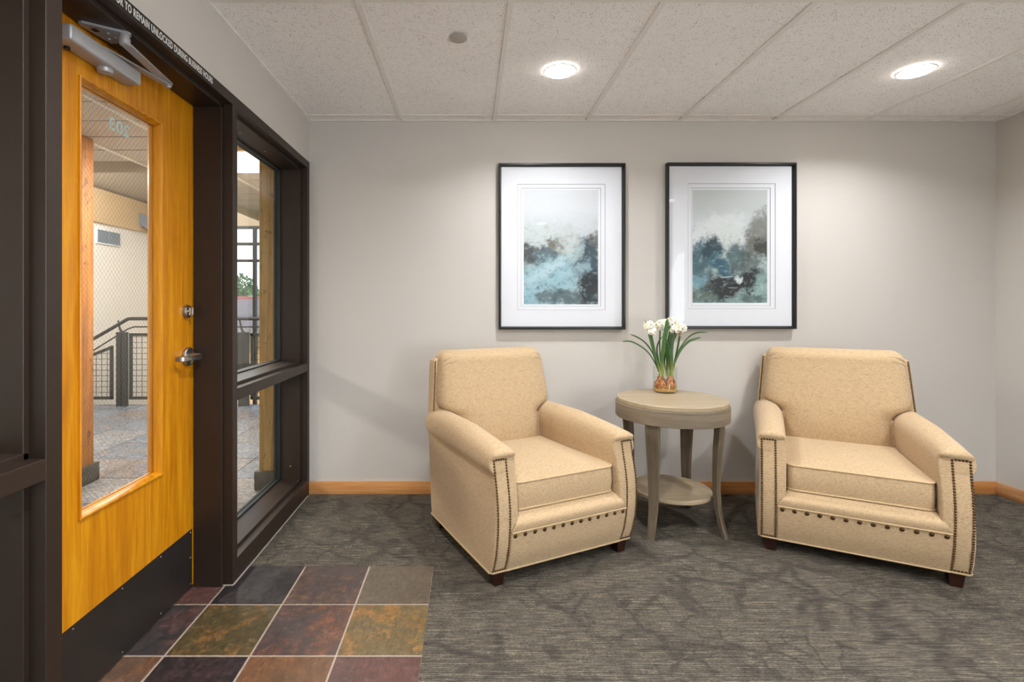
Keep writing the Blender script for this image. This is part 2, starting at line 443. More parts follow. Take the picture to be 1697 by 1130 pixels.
wf = struct('added_window', mb, M['frame'], 'window added in the unseen side wall to let in fill light', 'window', smooth=0)  # made-up window, added as a source of soft fill
MB().box(WX1 + .049, WX1 + .055, RY0 + .02, -1.52, .37, 2.28).build('window_pane', M['glass'], wf, smooth=0)
l = bpy.data.lights.new('added_window_fill', 'AREA'); l.shape = 'RECTANGLE'; l.size = 1.5; l.size_y = 1.95; l.energy = FILL_W; l.color = FILL_COL
lo = bpy.data.objects.new('added_window_fill', l); C.objects.link(lo); lo.location = (WX1 + .14, -2.25, 1.32); lo.rotation_euler = (PI / 2 + 0.42, 0, PI / 2)  # added area light, fills the room through the made-up window

# ceiling: tiles with recessed field between grid bars
XT = [-1.05] + [-0.4395 + 0.6096 * i for i in range(7)] + [WX1]
YT = [RY0, -2.886, -1.667, -0.448, 0.771, 1.991, 3.21, WY]
YT = [RY0] + [3.21 - 1.2192 * i for i in range(5, -1, -1)] + [WY]
g = 0.0115
mb = MB()
for i in range(len(XT) - 1):
    for j in range(len(YT) - 1):
        x0, x1, y0, y1 = XT[i] + (g if i else 0.02), XT[i + 1] - (g if i < len(XT) - 2 else 0.02), YT[j] + (g if j else 0.02), YT[j + 1] - (g if j < len(YT) - 2 else 0.02)
        if x1 <= x0 or y1 <= y0: continue
        # tegular tile: the field hangs level with the bar, a groove runs round it
        mb.box(x0 + 0.0008, x1 - 0.0008, y0 + 0.0008, y1 - 0.0008, H + 0.006, H + 0.018)
mb.box(WX0 - .1, WX1 + .1, RY0 - .1, WY + .06, H + 0.018, H + 0.06)
ceil = struct('ceiling', mb, M['ceiling'], 'drop ceiling of speckled acoustic tiles', 'ceiling', smooth=0)
mb = MB()
for x in XT[1:-1]: mb.box(x - g, x + g, RY0, WY, H - 0.001, H + 0.012)
for y in YT[1:-1]: mb.box(WX0, WX1, y - g, y + g, H - 0.0005, H + 0.012)
mb.box(WX0, WX0 + 0.02, RY0, WY - .02, H - 0.003, H + 0.012); mb.box(WX1 - .02, WX1, RY0, WY - .02, H - 0.003, H + 0.012); mb.box(WX0, WX1, WY - 0.02, WY, H - 0.003, H + 0.012)
mb.build('ceiling_grid', M['tgrid'], ceil, smooth=0)

# floors
SX, SY = -0.165, 2.39       # corner of the slate field
mb = MB()
mb.box(SX, WX1 + .05, RY0 - .05, WY + .05, -0.02, 0.0)
mb.box(WX0 - 0.03, SX, SY, WY + .05, -0.02, 0.0)
struct('floor', mb, M['carpet'], 'dark grey and tan carpet with a branch pattern', 'floor', smooth=0)

def tiles(xs, ys, z, mb, cols, grout=0.0028):
    """cols(i,j) -> (base, tint); returns list of colours per face"""
    lb = mb.bm.faces.layers.float_color.new('tile') if 'tile' not in mb.bm.faces.layers.float_color else mb.bm.faces.layers.float_color['tile']
    lt = mb.bm.faces.layers.float_color.new('tint') if 'tint' not in mb.bm.faces.layers.float_color else mb.bm.faces.layers.float_color['tint']
    rec = []
    for i in range(len(xs) - 1):
        for j in range(len(ys) - 1):
            a, b = cols(i, j)
            n0 = len(mb.bm.faces)
            mb.box(xs[i] + grout, xs[i + 1] - grout, ys[j] + grout, ys[j + 1] - grout, z - 0.012, z + random.uniform(-.0006, .0006), 0.002, 1)
            rec.append((a, b))
            mb.bm.faces.ensure_lookup_table()
            for f in mb.bm.faces[n0:]: f[lb] = (*a, 1); f[lt] = (*b, 1)
S = lambda *a: srgb(*a)
char, plum, olive, rust, red, blk, tan = S(60, 55, 55), S(74, 62, 60), S(92, 82, 62), S(112, 78, 54), S(90, 62, 57), S(44, 39, 41), S(104, 90, 62)
layout = {  # (column, row) row 0 is farthest
 (0, 0): (red, plum), (1, 0): (blk, char), (2, 0): (plum, S(96, 72, 56)), (3, 0): (S(94, 84, 71), S(86, 75, 62)),
 (0, 1): (char, red), (1, 1): (S(80, 70, 46), S(116, 84, 48)), (2, 1): (plum, S(104, 68, 50)), (3, 1): (S(100, 86, 58), S(134, 96, 50)),
 (0, 2): (S(100, 78, 64), rust), (1, 2): (blk, S(60, 46, 48)), (2, 2): (rust, S(86, 66, 48)), (3, 2): (red, S(84, 62, 58)),
}
xs = [-1.262, -1.080, -0.775, -0.470, SX + .0028]
ysr = [SY + .0028] + [SY - 0.3048 * i for i in range(1, 9)]
mb = MB()
pal = [char, plum, olive, rust, red, blk, tan]
def col_fn(i, j):
    r = len(ysr) - 2 - j
    return layout.get((i, r)) or (random.choice(pal), random.choice(pal))
tiles(xs, ysr[::-1], 0.0, mb, col_fn)
mb.mi = 1
mb.box(-1.262, SX, ysr[-1] - .6, SY, -0.02, -0.0012)
struct('floor_slate', mb, [M['slate'], M['grout']], 'multicoloured slate tile entry patch in front of the door', 'floor', smooth=30)

# baseboards
struct('baseboard_back', MB().box(WX0 + 0.004, WX1, WY - 0.014, WY, 0, 0.083, 0.003), M['base_wood'], 'light maple baseboard along the back wall', 'baseboard')
struct('baseboard_right', MB().box(WX1 - 0.014, WX1, RY0, WY - 0.014, 0, 0.083, 0.003), M['base_wood_y'], 'light maple baseboard along the right wall', 'baseboard')

# ------------------------------------------------------------------ steel door and window frame
YJ = dict(corner0=3.261, corner1=3.303, mul0=2.228, mul1=2.273, jam0=1.242, jam1=1.293, end0=0.25, end1=0.295)
BACK = -1.258
mb = MB()
TOPZ, HB, ST = 2.183, 2.136, 0.016     # frame top, underside, stop projection
RB = -1.088                             # rabbet depth
def post(y0, y1, z0=0.0, z1=HB, lo=True, hi=True, stop_back=-1.212, wl=False, wh=False):
    mb.box(BACK, FX, y0, y1, z0, z1, 0.0015, 1)
    if lo: mb.box(-1.204 if wl else stop_back, RB, y0 - ST, y0 + 0.002, z0, z1, 0.0015, 1)
    if hi: mb.box(-1.204 if wh else stop_back, RB, y1 - 0.002, y1 + ST, z0, z1, 0.0015, 1)
post(YJ['corner0'], YJ['corner1'], hi=False)
post(YJ['mul0'], YJ['mul1'])
post(YJ['jam0'], YJ['jam1'])
post(YJ['end0'], YJ['end1'], lo=False)
mb.box(BACK, FX, YJ['end0'], YJ['corner1'], HB, TOPZ, 0.0015, 1)
for a, b in ((YJ['mul1'], YJ['corner0']), (YJ['jam1'], YJ['mul0']), (YJ['end1'], YJ['jam0'])):
    mb.box(-1.212, RB, a, b, HB - ST, HB + .002, 0.0015, 1)
for a, b in ((YJ['mul1'], YJ['corner0']), (YJ['end1'], YJ['jam0'])):
    mb.box(BACK, FX, a, b, 0.0, 0.100, 0.0015, 1)             # bottom rail
    mb.box(-1.212, RB, a, b, 0.098, 0.100 + ST, 0.0015, 1)
    mb.box(BACK, FX, a, b, 0.812, 0.866, 0.0015, 1)           # middle rail
    mb.box(-1.212, RB, a, b, 0.812 - ST, 0.866 + ST, 0.0015, 1)
frame = struct('trim_1', mb, M['frame'], 'dark bronze painted steel frame around the door and side windows', 'door frame')
mb = MB()
mb.box(FX, FX + 0.006, YJ['mul0'], SY + 0.0, 0.0, 0.003); mb.box(FX, FX + 0.005, SY, YJ['corner0'], 0, 0.002)
mb.box(-1.21, FX + .004, YJ['mul0'] - 0.006, YJ['mul0'], 0.0, 0.003)
mb.build('caulk_line', M['caulk'], frame)
mb = MB()
for y in (2.55, 2.86): mb.dome((-1.16, y, HB - ST), (0, 0, -1), 0.006)
for y, z in ((3.243, 0.20),): mb.dome((-1.15, y, z), (0, -1, 0), 0.005)
mb.build('frame_screws', M['steel'], frame)

def lattice(mb, y0, y1, z0, z1, x, py, pz, r):
    """diamond wires inside the rectangle y0..y1, z0..z1"""
    slope = pz / py
    for sg in (1, -1):
        span = (y1 - y0) * slope
        k0 = z0 - span - pz if sg > 0 else z0
        c = z0 - span - pz
        while c < z1 + span + pz:
            # z = c + sg*slope*(y-y0)
            pts = []
            ya, yb = y0, y1
            za, zb = c, c + sg * slope * (y1 - y0)
            def clip(ya, za, yb, zb):
                for lim, keep_above in ((z0, True), (z1, False)):
                    ia = za >= lim if keep_above else za <= lim; ib = zb >= lim if keep_above else zb <= lim
                    if not ia and not ib: return None
                    if ia != ib:
                        t = (lim - za) / (zb - za); yy = ya + t * (yb - ya)
                        if ia: yb, zb = yy, lim
                        else: ya, za = yy, lim
                return ya, za, yb, zb
            r_ = clip(ya, za, yb, zb)
            if r_ and abs(r_[2] - r_[0]) > 0.002: mb.tube([(x, r_[0], r_[1]), (x, r_[2], r_[3])], r, 4, caps=False)
            c += pz

def sidelight(n, a, b, label):
    # glass panes with black stops, upper and lower light
    w = MB()
    for z0, z1 in ((0.116, 0.796), (0.882, 2.12)):
        for (p, q, r, s_) in ((a + ST, a + ST + .010, z0, z1), (b - ST - .010, b - ST, z0, z1), (a + ST, b - ST, z0, z0 + .008), (a + ST, b - ST, z1 - .010, z1)):
            w.box(-1.236, -1.2125, p, q, r, s_); w.box(-1.256, -1.242, p, q, r, s_)
    o = struct(n, w, M['gasket'], label, 'window', smooth=0)
    for z0, z1 in ((0.116, 0.796), (0.882, 2.12)):
        p = MB().box(-1.2415, -1.2365, a + ST, b - ST, z0, z1).build('window_pane', M['glass'], o, smooth=0)
        l = MB(); lattice(l, a + ST + .01, b - ST - .01, z0 + .01, z1 - .01, -1.239, 0.0180, 0.0215, 0.00018)
        l.build('wire_mesh', M['wire'], p)
    return o
sidelight('window_1', YJ['mul1'], YJ['corner0'], 'tall side window between the wooden door and the back wall')
sidelight('window_2', YJ['end1'], YJ['jam0'], 'side window at the left edge, nearer than the door')

# ------------------------------------------------------------------ the door
DY0, DY1, DZ0, DZ1 = 1.296, 2.225, 0.012, 2.132
DXF, DXB = -1.2155, -1.258
GY0, GY1, GZ0, GZ1 = 1.561, 1.984, 0.573, 1.963      # glazing bead outer edge
mb = MB()
i_ = 0.010
mb.box(DXB, DXF, DY0, GY0 + i_, DZ0, DZ1); mb.box(DXB, DXF, GY1 - i_, DY1, DZ0, DZ1)
mb.box(DXB, DXF, GY0 + i_, GY1 - i_, DZ0, GZ0 + i_); mb.box(DXB, DXF, GY0 + i_, GY1 - i_, GZ1 - i_, DZ1)
door = struct('door_1', mb, M['door_wood'], 'honey oak door with a tall wired glass light', 'door', smooth=0)
# bead: profile swept round the opening, mitred
def picture_loop(mb, prof, y0, y1, z0, z1):
    """prof: list of (inset, x). Mitred rectangular sweep in the y-z plane"""
    rings = []
    for (yy, zz, sy, sz) in ((y0, z0, 1, 1), (y1, z0, -1, 1), (y1, z1, -1, -1), (y0, z1, 1, -1)):
        rings.append([(x, yy + sy * i, zz + sz * i) for i, x in prof])
    R = [[mb.bm.verts.new(p) for p in r] for r in rings]
    n = len(prof)
    for k in range(4):
        a, b = R[k], R[(k + 1) % 4]
        for i in range(n): mb._f([a[i], a[(i + 1) % n], b[(i + 1) % n], b[i]])
mb = MB()
picture_loop(mb, [(0, DXF - .001), (0, DXF + .007), (.002, DXF + .009), (.006, DXF + .008), (.014, DXF - .007), (.015, -1.236), (.004, -1.236)], GY0, GY1, GZ0, GZ1)
mb.build('glazing_bead', M['door_wood'], door, smooth=25)
mb = MB()
picture_loop(mb, [(.002, DXB + .001), (.002, DXB - .006), (.008, DXB - .006), (.014, DXB + .004), (.015, -1.243), (.004, -1.243)], GY0, GY1, GZ0, GZ1)
mb.build('glazing_bead', M['door_wood'], door, smooth=25)
pane = MB().box(-1.2425, -1.2365, GY0 + .012, GY1 - .012, GZ0 + .012, GZ1 - .012).build('door_glass', M['glass'], door, smooth=0)
mb = MB(); lattice(mb, GY0 + .02, GY1 - .02, GZ0 + .02, GZ1 - .02, -1.2395, 0.0180, 0.0215, 0.00034)
mb.build('wire_mesh', M['wire'], pane)

def text_mesh(name, body, size, m, loc, rot, width=None, height=None, parent=None, extrude=0.0003, bold=0.0, squash=1.0):
    cu = bpy.data.curves.new(name, 'FONT'); cu.body = body; cu.size = size; cu.extrude = extrude; cu.offset = bold
    cu.space_character = 1.10; cu.align_x = 'CENTER'; cu.align_y = 'CENTER'
    to = bpy.data.objects.new(name, cu); C.objects.link(to)
    bpy.context.view_layer.update()
    dg = bpy.context.evaluated_depsgraph_get()
    me = bpy.data.meshes.new_from_object(to.evaluated_get(dg))
    bpy.data.objects.remove(to)
    xs_ = [v.co.x for v in me.vertices]; ys_ = [v.co.y for v in me.vertices]
    w, h = max(xs_) - min(xs_), max(ys_) - min(ys_); cx, cy = (max(xs_) + min(xs_)) / 2, (max(ys_) + min(ys_)) / 2
    sx = width / w if width else 1; sy = height / h if height else 1
    for v in me.vertices: v.co.x = (v.co.x - cx) * sx; v.co.y = (v.co.y - cy) * sy
    me.transform(Matrix.Translation(loc) @ rot.to_4x4())
    me.materials.clear(); me.materials.append(m)
    o = bpy.data.objects.new(name, me); C.objects.link(o)
    if parent: o.parent = parent
    return o
# text axes as columns: (right, up, normal)
def axes(r, u): r = Vector(r); u = Vector(u); n = r.cross(u); return Matrix((r, u, n)).transposed()
text_mesh('number_decal', '203', 0.05, M['decal'], (-1.2436, 1.789, 1.878), axes((0, -1, 0), (0, 0, 1)), 0.105, 0.046, pane, 0.0002, 0.0012)

# kick plate
kp = MB().box(DXF, DXF + 0.0015, 1.302, 2.204, 0.013, 0.262).build('kick_plate', M['kick'], door, smooth=0)
for y in [1.32 + 0.2205 * i for i in range(5)]:
    for z in (0.026, 0.250):
        MB().dome((DXF + .0015, y if y < 2.19 else 2.192, z), (1, 0, 0), 0.0032, 8, 2).build('screw', M['steel'], kp)
MB().dome((DXF + .0015, 2.192, 0.14), (1, 0, 0), 0.0032, 8, 2).build('screw', M['steel'], kp)

# lever handle and deadbolt
LY, LZ = 2.165, 1.022
rose = MB().lathe([(0.040, DXF), (0.041, DXF + 0.004), (0.040, DXF + .012), (0.036, DXF + .016), (0.033, DXF + .016), (0.031, DXF + .012), (0.017, DXF + .014), (0.015, DXF + .05)], (0, LY, LZ), 40, 'X').build('door_handle', M['steel'], door)
def sweep_rect(mb, path, w, h, bev=0.2):
    """rectangular bar along a path lying in a horizontal plane; w across, h vertical"""
    P = [Vector(p) for p in path]; rings = []
    for i, p in enumerate(P):
        t = (P[min(i + 1, len(P) - 1)] - P[max(i - 1, 0)]).normalized(); s_ = Vector((t.y, -t.x, 0)).normalized()
        hw, hh = (w[i] if isinstance(w, list) else w) / 2, (h[i] if isinstance(h, list) else h) / 2
        b = bev * min(hw, hh) * 2
        pts = [(-hw + b, -hh), (hw - b, -hh), (hw, -hh + b), (hw, hh - b), (hw - b, hh), (-hw + b, hh), (-hw, hh - b), (-hw, -hh + b)]
        rings.append([p + s_ * a + Vector((0, 0, c)) for a, c in pts])
    mb.loft(rings)
mb = MB()
lx = DXF + 0.056
path = [(lx - .002, LY + .014, LZ), (lx, LY, LZ), (lx, LY - .04, LZ), (lx - .002, LY - .09, LZ)] + [(lx - .002 - .024 * (1 - math.cos(a)), LY - .09 - .024 * math.sin(a), LZ) for a in [i * PI / 12 for i in range(1, 7)]] + [(lx - .036, LY - .114, LZ)]
sweep_rect(mb, path, 0.012, 0.021)
mb.lathe([(0.0150, DXF + .030), (0.0150, DXF + .056), (0.010, DXF + .062)], (0, LY, LZ), 24, 'X')
mb.build('lever', M['steel'], rose)
BY, BZ = 2.158, 1.216
bolt = MB().lathe([(0.030, DXF), (0.030, DXF + .006), (0.027, DXF + .013), (0.020, DXF + .014), (0.010, DXF + .012), (0.009, DXF + .02)], (0, BY, BZ), 36, 'X').build('deadbolt', M['steel'], door)
mb = MB(); mb.box(DXF + .014, DXF + .034, BY - .006, BY + .006, BZ - .019, BZ + .019, 0.004, 3)
o = mb.build('thumb_turn', M['steel'], bolt)

# door closer
CX0, CX1, CY0, CY1, CZ0, CZ1 = DXF, -1.151, 1.452, 1.768, 2.016, 2.066
closer = MB().box(CX0, CX1, CY0, CY1, CZ0, CZ1, 0.009, 4).build('door_closer', M['alu'], door, smooth=50)
PY, PX = 1.637, -1.186
MB().lathe([(0.024, CZ0 + .002), (0.025, CZ0 - .004), (0.021, CZ0 - .013), (0.012, CZ0 - .016)], (PX, PY, 0), 28).build('pinion_cap', M['alu'], closer)
MB().lathe([(0.008, CZ0 + .002), (0.008, CZ0 - .008)], (PX - .012, CY0 + .045, 0), 16).build('cylinder_screw', M['black_metal'], closer)
def flat_bar(mb, a, b, w, h, z):
    a, b = Vector((a[0], a[1], 0)), Vector((b[0], b[1], 0)); t = (b - a).normalized(); s_ = Vector((-t.y, t.x, 0)); pts = []
    for k in range(9): an = PI / 2 + PI * k / 8; pts.append(a + t * math.cos(an) * w / 2 + s_ * math.sin(an) * w / 2)
    for k in range(9): an = -PI / 2 + PI * k / 8; pts.append(b + t * math.cos(an) * w / 2 + s_ * math.sin(an) * w / 2)
    mb.prism([(p.x, p.y, z) for p in pts], (0, 0, h))
mb = MB(); flat_bar(mb, (PX, PY), (-1.140, 1.905), 0.025, 0.006, 2.076); mb.lathe([(0.012, CZ1 - .002), (0.012, 2.082)], (PX, PY, 0), 20)
mb.lathe([(0.009, 2.070), (0.010, 2.074), (0.010, 2.0825)], (-1.140, 1.905, 0), 20)
mb.build('closer_arm', M['alu'], closer)
mb = MB(); flat_bar(mb, (-1.105, 1.612), (-1.140, 1.905), 0.030, 0.006, 2.0835); mb.lathe([(0.016, 2.088), (0.017, 2.098), (0.014, 2.106), (0.014, 2.112)], (-1.105, 1.612, 0), 24)
mb.lathe([(0.013, 2.080), (0.016, 2.084), (0.016, 2.090)], (-1.105, 1.612, 0), 24)
mb.build('closer_forearm', M['alu'], closer)
mb = MB()
pl = [(-1.205, 1.555), (-1.200, 1.542), (-1.188, 1.540), (-1.105, 1.592), (-1.088, 1.600), (-1.085, 1.612), (-1.092, 1.626), (-1.130, 1.640), (-1.165, 1.664), (-1.185, 1.664)]
mb.prism([(x, y, 2.112) for x, y in pl], (0, 0, 0.0075))
mb.dome((-1.150, 1.60, 2.112), (0, 0, -1), 0.006); mb.dome((-1.172, 1.635, 2.112), (0, 0, -1), 0.006); mb.dome((-1.145, 1.628, 2.112), (0, 0, -1), 0.006)
mb.build('closer_bracket', M['alu'], closer)
MB().box(-1.184, -1.168, 1.572, 1.590, 2.1105, 2.1125).build('bracket_slot', M['black_metal'], closer)

# lettered strip on the header
sign = MB().box(FX, FX + 0.0008, 1.300, 2.062, 2.1425, 2.1765).build('door_sign', M['sticker'], smooth=0)
tag(sign, 'black vinyl strip with white capitals on the door header', 'sign')
text_mesh('lettering', 'DOOR TO REMAIN UNLOCKED DURING BUSINESS HOURS', 0.03, M['letter'], (FX + 0.0012, 1.7515, 2.1595), axes((0, 1, 0), (0, 0, 1)), 0.597, 0.0255, sign, 0.0003, 0.0007)

# ------------------------------------------------------------------ ceiling lamps
def downlight(x, y, label, k=1.0):
    t = empty('ceiling_light', (x, y, H), 0, label, 'ceiling light', 'recessed ceiling downlights')
    MB().lathe([(0.072, -0.0015), (0.080, -0.004), (0.086, -0.003), (0.087, 0.0)], (0, 0, 0), 48, cap=False).build('trim_ring', M['white_trim'], t)
    MB().lathe([(0.072, -0.001), (0.072, -0.004), (0.066, -0.009), (0.05, -0.0125), (0.02, -0.014)], (0, 0, 0), 48).build('lens', M['lamp'], t)
    l = bpy.data.lights.new('downlight_lamp', 'AREA'); l.shape = 'DISK'; l.size = 0.135; l.energy = DOWN_W * k; l.color = DOWN_COL; l.spread = math.radians(145)
    lo = bpy.data.objects.new('downlight_lamp', l); C.objects.link(lo); lo.parent = t; lo.location = (0, 0, -0.016)
    return t
downlight(0.4745, 2.594, 'round white recessed downlight above the left picture')
downlight(2.316, 2.594, 'round white recessed downlight nearer the right wall')
for x, y, lb in ((-0.15, 0.95, 'recessed downlight over the slate patch by the door'), (2.316, 0.75, 'recessed downlight in front of the armchair by the right wall'),
                 (1.09, -0.91, 'recessed downlight behind the viewer near the middle of the room'), (2.9, -0.91, 'recessed downlight behind the viewer close to the right wall')):
    downlight(x, y, lb, 1.9)
t = MB().lathe([(0.039, H - 0.0005), (0.039, H - 0.004), (0.036, H - 0.006)], (-0.044, 2.27, 0), 40).build('sprinkler_cover', M['sprink'])
tag(t, 'small round flat sprinkler cover on the ceiling tile', 'sprinkler cover')

# ------------------------------------------------------------------ armchairs
def lerp_tab(tab, x):
    if x <= tab[0][0]: return tab[0][1]
    for (a, b), (c, d) in zip(tab, tab[1:]):
        if x <= c:
            t = (x - a) / (c - a); t = t * t * (3 - 2 * t) if False else t
            return b + (d - b) * t
    return tab[-1][1]
def catmull(tab, x):
    n = len(tab)
    if x <= tab[0][0]: return tab[0][1]
    if x >= tab[-1][0]: return tab[-1][1]
    for i in range(n - 1):
        if x <= tab[i + 1][0]:
            x0, y0 = tab[i]; x1, y1 = tab[i + 1]
            m0 = (y1 - tab[i - 1][1]) / (x1 - tab[i - 1][0]) if i > 0 else (y1 - y0) / (x1 - x0)
            m1 = (tab[i + 2][1] - y0) / (tab[i + 2][0] - x0) if i < n - 2 else (y1 - y0) / (x1 - x0)
            h = x1 - x0; t = (x - x0) / h
            return (2*t**3-3*t*t+1)*y0 + (t**3-2*t*t+t)*h*m0 + (-2*t**3+3*t*t)*y1 + (t**3-t*t)*h*m1
ARM_F = [(0.07, 0.000), (0.15, 0.030), (0.25, 0.047), (0.35, 0.050), (0.45, 0.036), (0.52, 0.020), (0.575, 0.010)]   # forward bow of the arm front
YF = -0.325
def yfront(z): return YF - catmull(ARM_F, z)
def make_chair(label):
    t = empty('armchair', (0, 0, 0), 0, label, 'armchair', 'matching cream armchairs')
    # arms: rows in z, outer and inner x
    rows = [(0.070, .401, .288), (0.12, .403, .288), (0.20, .402, .288), (0.28, .399, .288), (0.36, .396, .287), (0.43, .393, .286), (0.48, .391, .284), (0.505, .391, .283), (0.509, .393, .282), (0.514, .400, .282),
            (0.524, .407, .281), (0.542, .412, .281), (0.565, .413, .281), (0.588, .410, .283), (0.606, .403, .287), (0.620, .394, .293), (0.632, .382, .302), (0.640, .368, .315), (0.6445, .354, .330), (0.646, .344, .341)]
    def arm_s(y): return 0.80 + 0.25 * min(1, max(0, (y + 0.33) / 0.36)) ** 0.75 if y > -0.33 else 0.80
    def pad(z):     # how far the rolled top hangs over the front panel, by true height
        return catmull([(0.572, 0.0), (0.578, 0.012), (0.588, 0.019), (0.598, 0.018), (0.607, 0.009), (0.614, -0.006), (0.6168, -0.024)], z)
    for sg, side in ((-1, 'left'), (1, 'right')):
        mb = MB(); rings = []
        stations = [(0, 0.008), (0.003, 0.0035), (0.009, 0.0), (0.03, 0), (0.06, 0), (0.1, 0), (0.16, 0), (0.24, 0), (0.34, 0), (0.46, 0), (0.60, 0), (0.72, 0)]
        for d, shr in stations:
            L, R_ = [], []
            for z, xo, xi in rows:
                zf = z if z < 0.5 else 0.5 + (z - 0.5) * 0.80
                fy = yfront(min(zf, .572)) - (pad(zf) if zf > 0.572 else 0)
                yr = 0.375 + (z - 0.07) * 0.13
                yy = fy + (d - 0.009) * (yr - fy) / 0.711 if d > 0.02 else fy + d
                zz = z if z < 0.5 else 0.5 + (z - 0.5) * arm_s(yy)
                shr2 = min(shr, max(0, (xo - xi) / 2 - 0.002))
                # inner side leans in a little toward the back
                lean = 0.018 * max(0, min(1, (yy + .3) / .5)) * max(0, min(1, (z - .3) / .25))
                L.append((sg * (xo - shr2), yy, zz)); R_.append((sg * (xi + shr2 - (lean if z < .6 else lean * (.646 - z) / .046)), yy, zz))
            rings.append(L + R_[::-1])
        n = len(rows)
        Rv = mb.loft(rings, False, False)
        for ring, rev in ((Rv[0], False), (Rv[-1], True)):
            for i in range(n - 1):
                q = [ring[i], ring[i + 1], ring[2 * n - 2 - i], ring[2 * n - 1 - i]]
                mb._f(q[::-1] if rev else q)
        arm = mb.build('arm', M['linen'], t, smooth=50)
        # tack strip of nailheads round the front panel
        mb = MB(); r = 0.0056; xo, xi = 0.3905, 0.3310
        z = 0.080
        while z < 0.566:
            for x in (xo, xi):
                dz = 0.004; ny = -(1.0); sl = (yfront(z + dz) - yfront(z - dz)) / (2 * dz)
                mb.dome((sg * x, yfront(z) - 0.0005, z), (0, -1, sl), r, 7, 2, 0.7)
            z += 0.0118
        for x in [xi + 0.0119 * i for i in range(1, 5)]:
            mb.dome((sg * x, yfront(0.566) - 0.0005, 0.567), (0, -1, 0), r, 7, 2, 0.7); mb.dome((sg * x, yfront(0.08) - 0.0005, 0.080), (0, -1, -.4), r, 7, 2, 0.7)
        mb.build('nailhead_trim', M['nail'], arm, smooth=60)
        # piping under the outer side
        mb = MB(); mb.tube([(sg * .32, yfront(.07) - .001, .069), (sg * .390, yfront(.07) - .001, .069), (sg * .402, yfront(.07) + .012, .069), (sg * .403, 0.0, .069), (sg * .400, 0.385, .069)], 0.0045, 8)
        mb.build('piping', M['piping'], arm)
    # front rail, lower panel and padded band above it
    def railp(z):
        if z > 0.29: return yfront(0.29) - 0.004 + (1 - math.cos(min(1, (z - 0.29) / 0.035) * PI / 2)) * 0.05
        return yfront(z) - 0.004 - (0.006 * math.sin(PI * (z - 0.245) / 0.06) if z > 0.245 and z < 0.305 else 0)
    zs = [0.068 + i * 0.0105 for i in range(24)] + [0.318, 0.3225, 0.325]
    xsn = [-0.324, -0.321, -0.305, -0.15, 0, 0.15, 0.305, 0.321, 0.324]
    mb = MB()
    V = [[mb.bm.verts.new((x * (1 - (max(0, (z - 0.262)) * 2.2 if z > .262 else 0)), railp(z) + (0.005 if abs(x) > 0.3225 else 0), z)) for x in xsn] for z in zs]
    for a, b in zip(V, V[1:]):
        for i in range(len(xsn) - 1): mb._f([a[i], a[i + 1], b[i + 1], b[i]])
    mb.box(-0.287, 0.287, -0.29, 0.36, 0.07, 0.322)
    # right strip of bottom cloth
    mb.box(-0.30, 0.30, YF - 0.0, -0.28, 0.068, 0.072)
    rail = mb.build('front_rail', M['linen'], t, smooth=50)
    mb = MB(); mb.tube([(x, yfront(0.252) - 0.0065, 0.252) for x in [-0.322 + 0.0644 * i for i in range(11)]], 0.0042, 8)
    mb.tube([(x, yfront(0.07) - 0.003, 0.069) for x in [-0.325 + 0.065 * i for i in range(11)]], 0.0045, 8)
    mb.build('piping', M['piping'], rail)
    for i in range(13):
        x = -0.304 + 0.0507 * i
        MB().dome((x, yfront(0.2365) - 0.004, 0.2365), (0, -1, -0.15), 0.0098, 14, 4, 0.62).build('nailhead', M['nail'], rail, smooth=80)
    # rear shell with side borders
    rings = []
    def shell_row(z):
        w = 0.398 - 0.006 * z / 0.6 if z < 0.6 else 0.392 - (z - 0.6) / 0.33 * 0.028
        yb = 0.395 + (z - 0.07) * 0.145
        yf = 0.30 if z < 0.60 else 0.395 + (z - 0.6) * 0.12
        return w, yf, yb
    for z in [0.070, 0.2, 0.4, 0.598, 0.6, 0.70, 0.80, 0.88, 0.915, 0.928, 0.934]:
        w, yf, yb = shell_row(z)
        e = 0 if z < 0.9 else {0.915: 0.002, 0.928: 0.008, 0.934: 0.018}[z]
        w -= e; yf += e; yb -= e; b = 0.010
        rings.append([(-w + b, yf, z), (w - b, yf, z), (w - .003, yf + .003, z), (w, yf + b, z), (w, yb - b, z), (w - .003, yb - .003, z), (w - b, yb, z), (-w + b, yb, z), (-w + .003, yb - .003, z), (-w, yb - b, z), (-w, yf + b, z), (-w + .003, yf + .003, z)])
    mb = MB(); mb.loft(rings)
    shell = mb.build('back_frame', M['linen'], t, smooth=50)
    for sg in (-1, 1):
        mb = MB(); z = 0.640
        while z < 0.925:
            w, yf, yb = shell_row(z)
            mb.dome((sg * (w - 0.0085), yf - 0.0005, z), (0, -1, 0.1), 0.0047, 7, 2, 0.7); z += 0.0102
        mb.build('nailhead_trim', M['nail'], shell, smooth=60)
    mb = MB(); mb.tube([(-.386, 0.394, .069), (.386, .394, .069)], 0.0045, 8); mb.build('piping', M['piping'], shell)
    # plump inner back
    wid = [(0.40, .280), (0.58, .268), (0.610, .275), (0.635, .300), (0.655, .340), (0.68, .362), (0.72, .362), (0.90, .343), (0.945, .336), (0.985, .318)]
    fro = [(0.40, 0.275), (0.46, 0.268), (0.55, 0.268), (0.65, 0.282), (0.75, 0.303), (0.85, 0.327), (0.92, 0.346)]
    zz = [0.40, 0.44, 0.48, 0.52, 0.56, 0.59, 0.61, 0.625, 0.64, 0.655, 0.67, 0.69, 0.72, 0.76, 0.80, 0.84, 0.88, 0.905]
    zz = [(z, 0.0) for z in zz] + [(0.905 + 0.074 * math.sin(a), a) for a in [PI / 2 * i / 8 for i in range(1, 9)]]
    rings = []; NP = 40
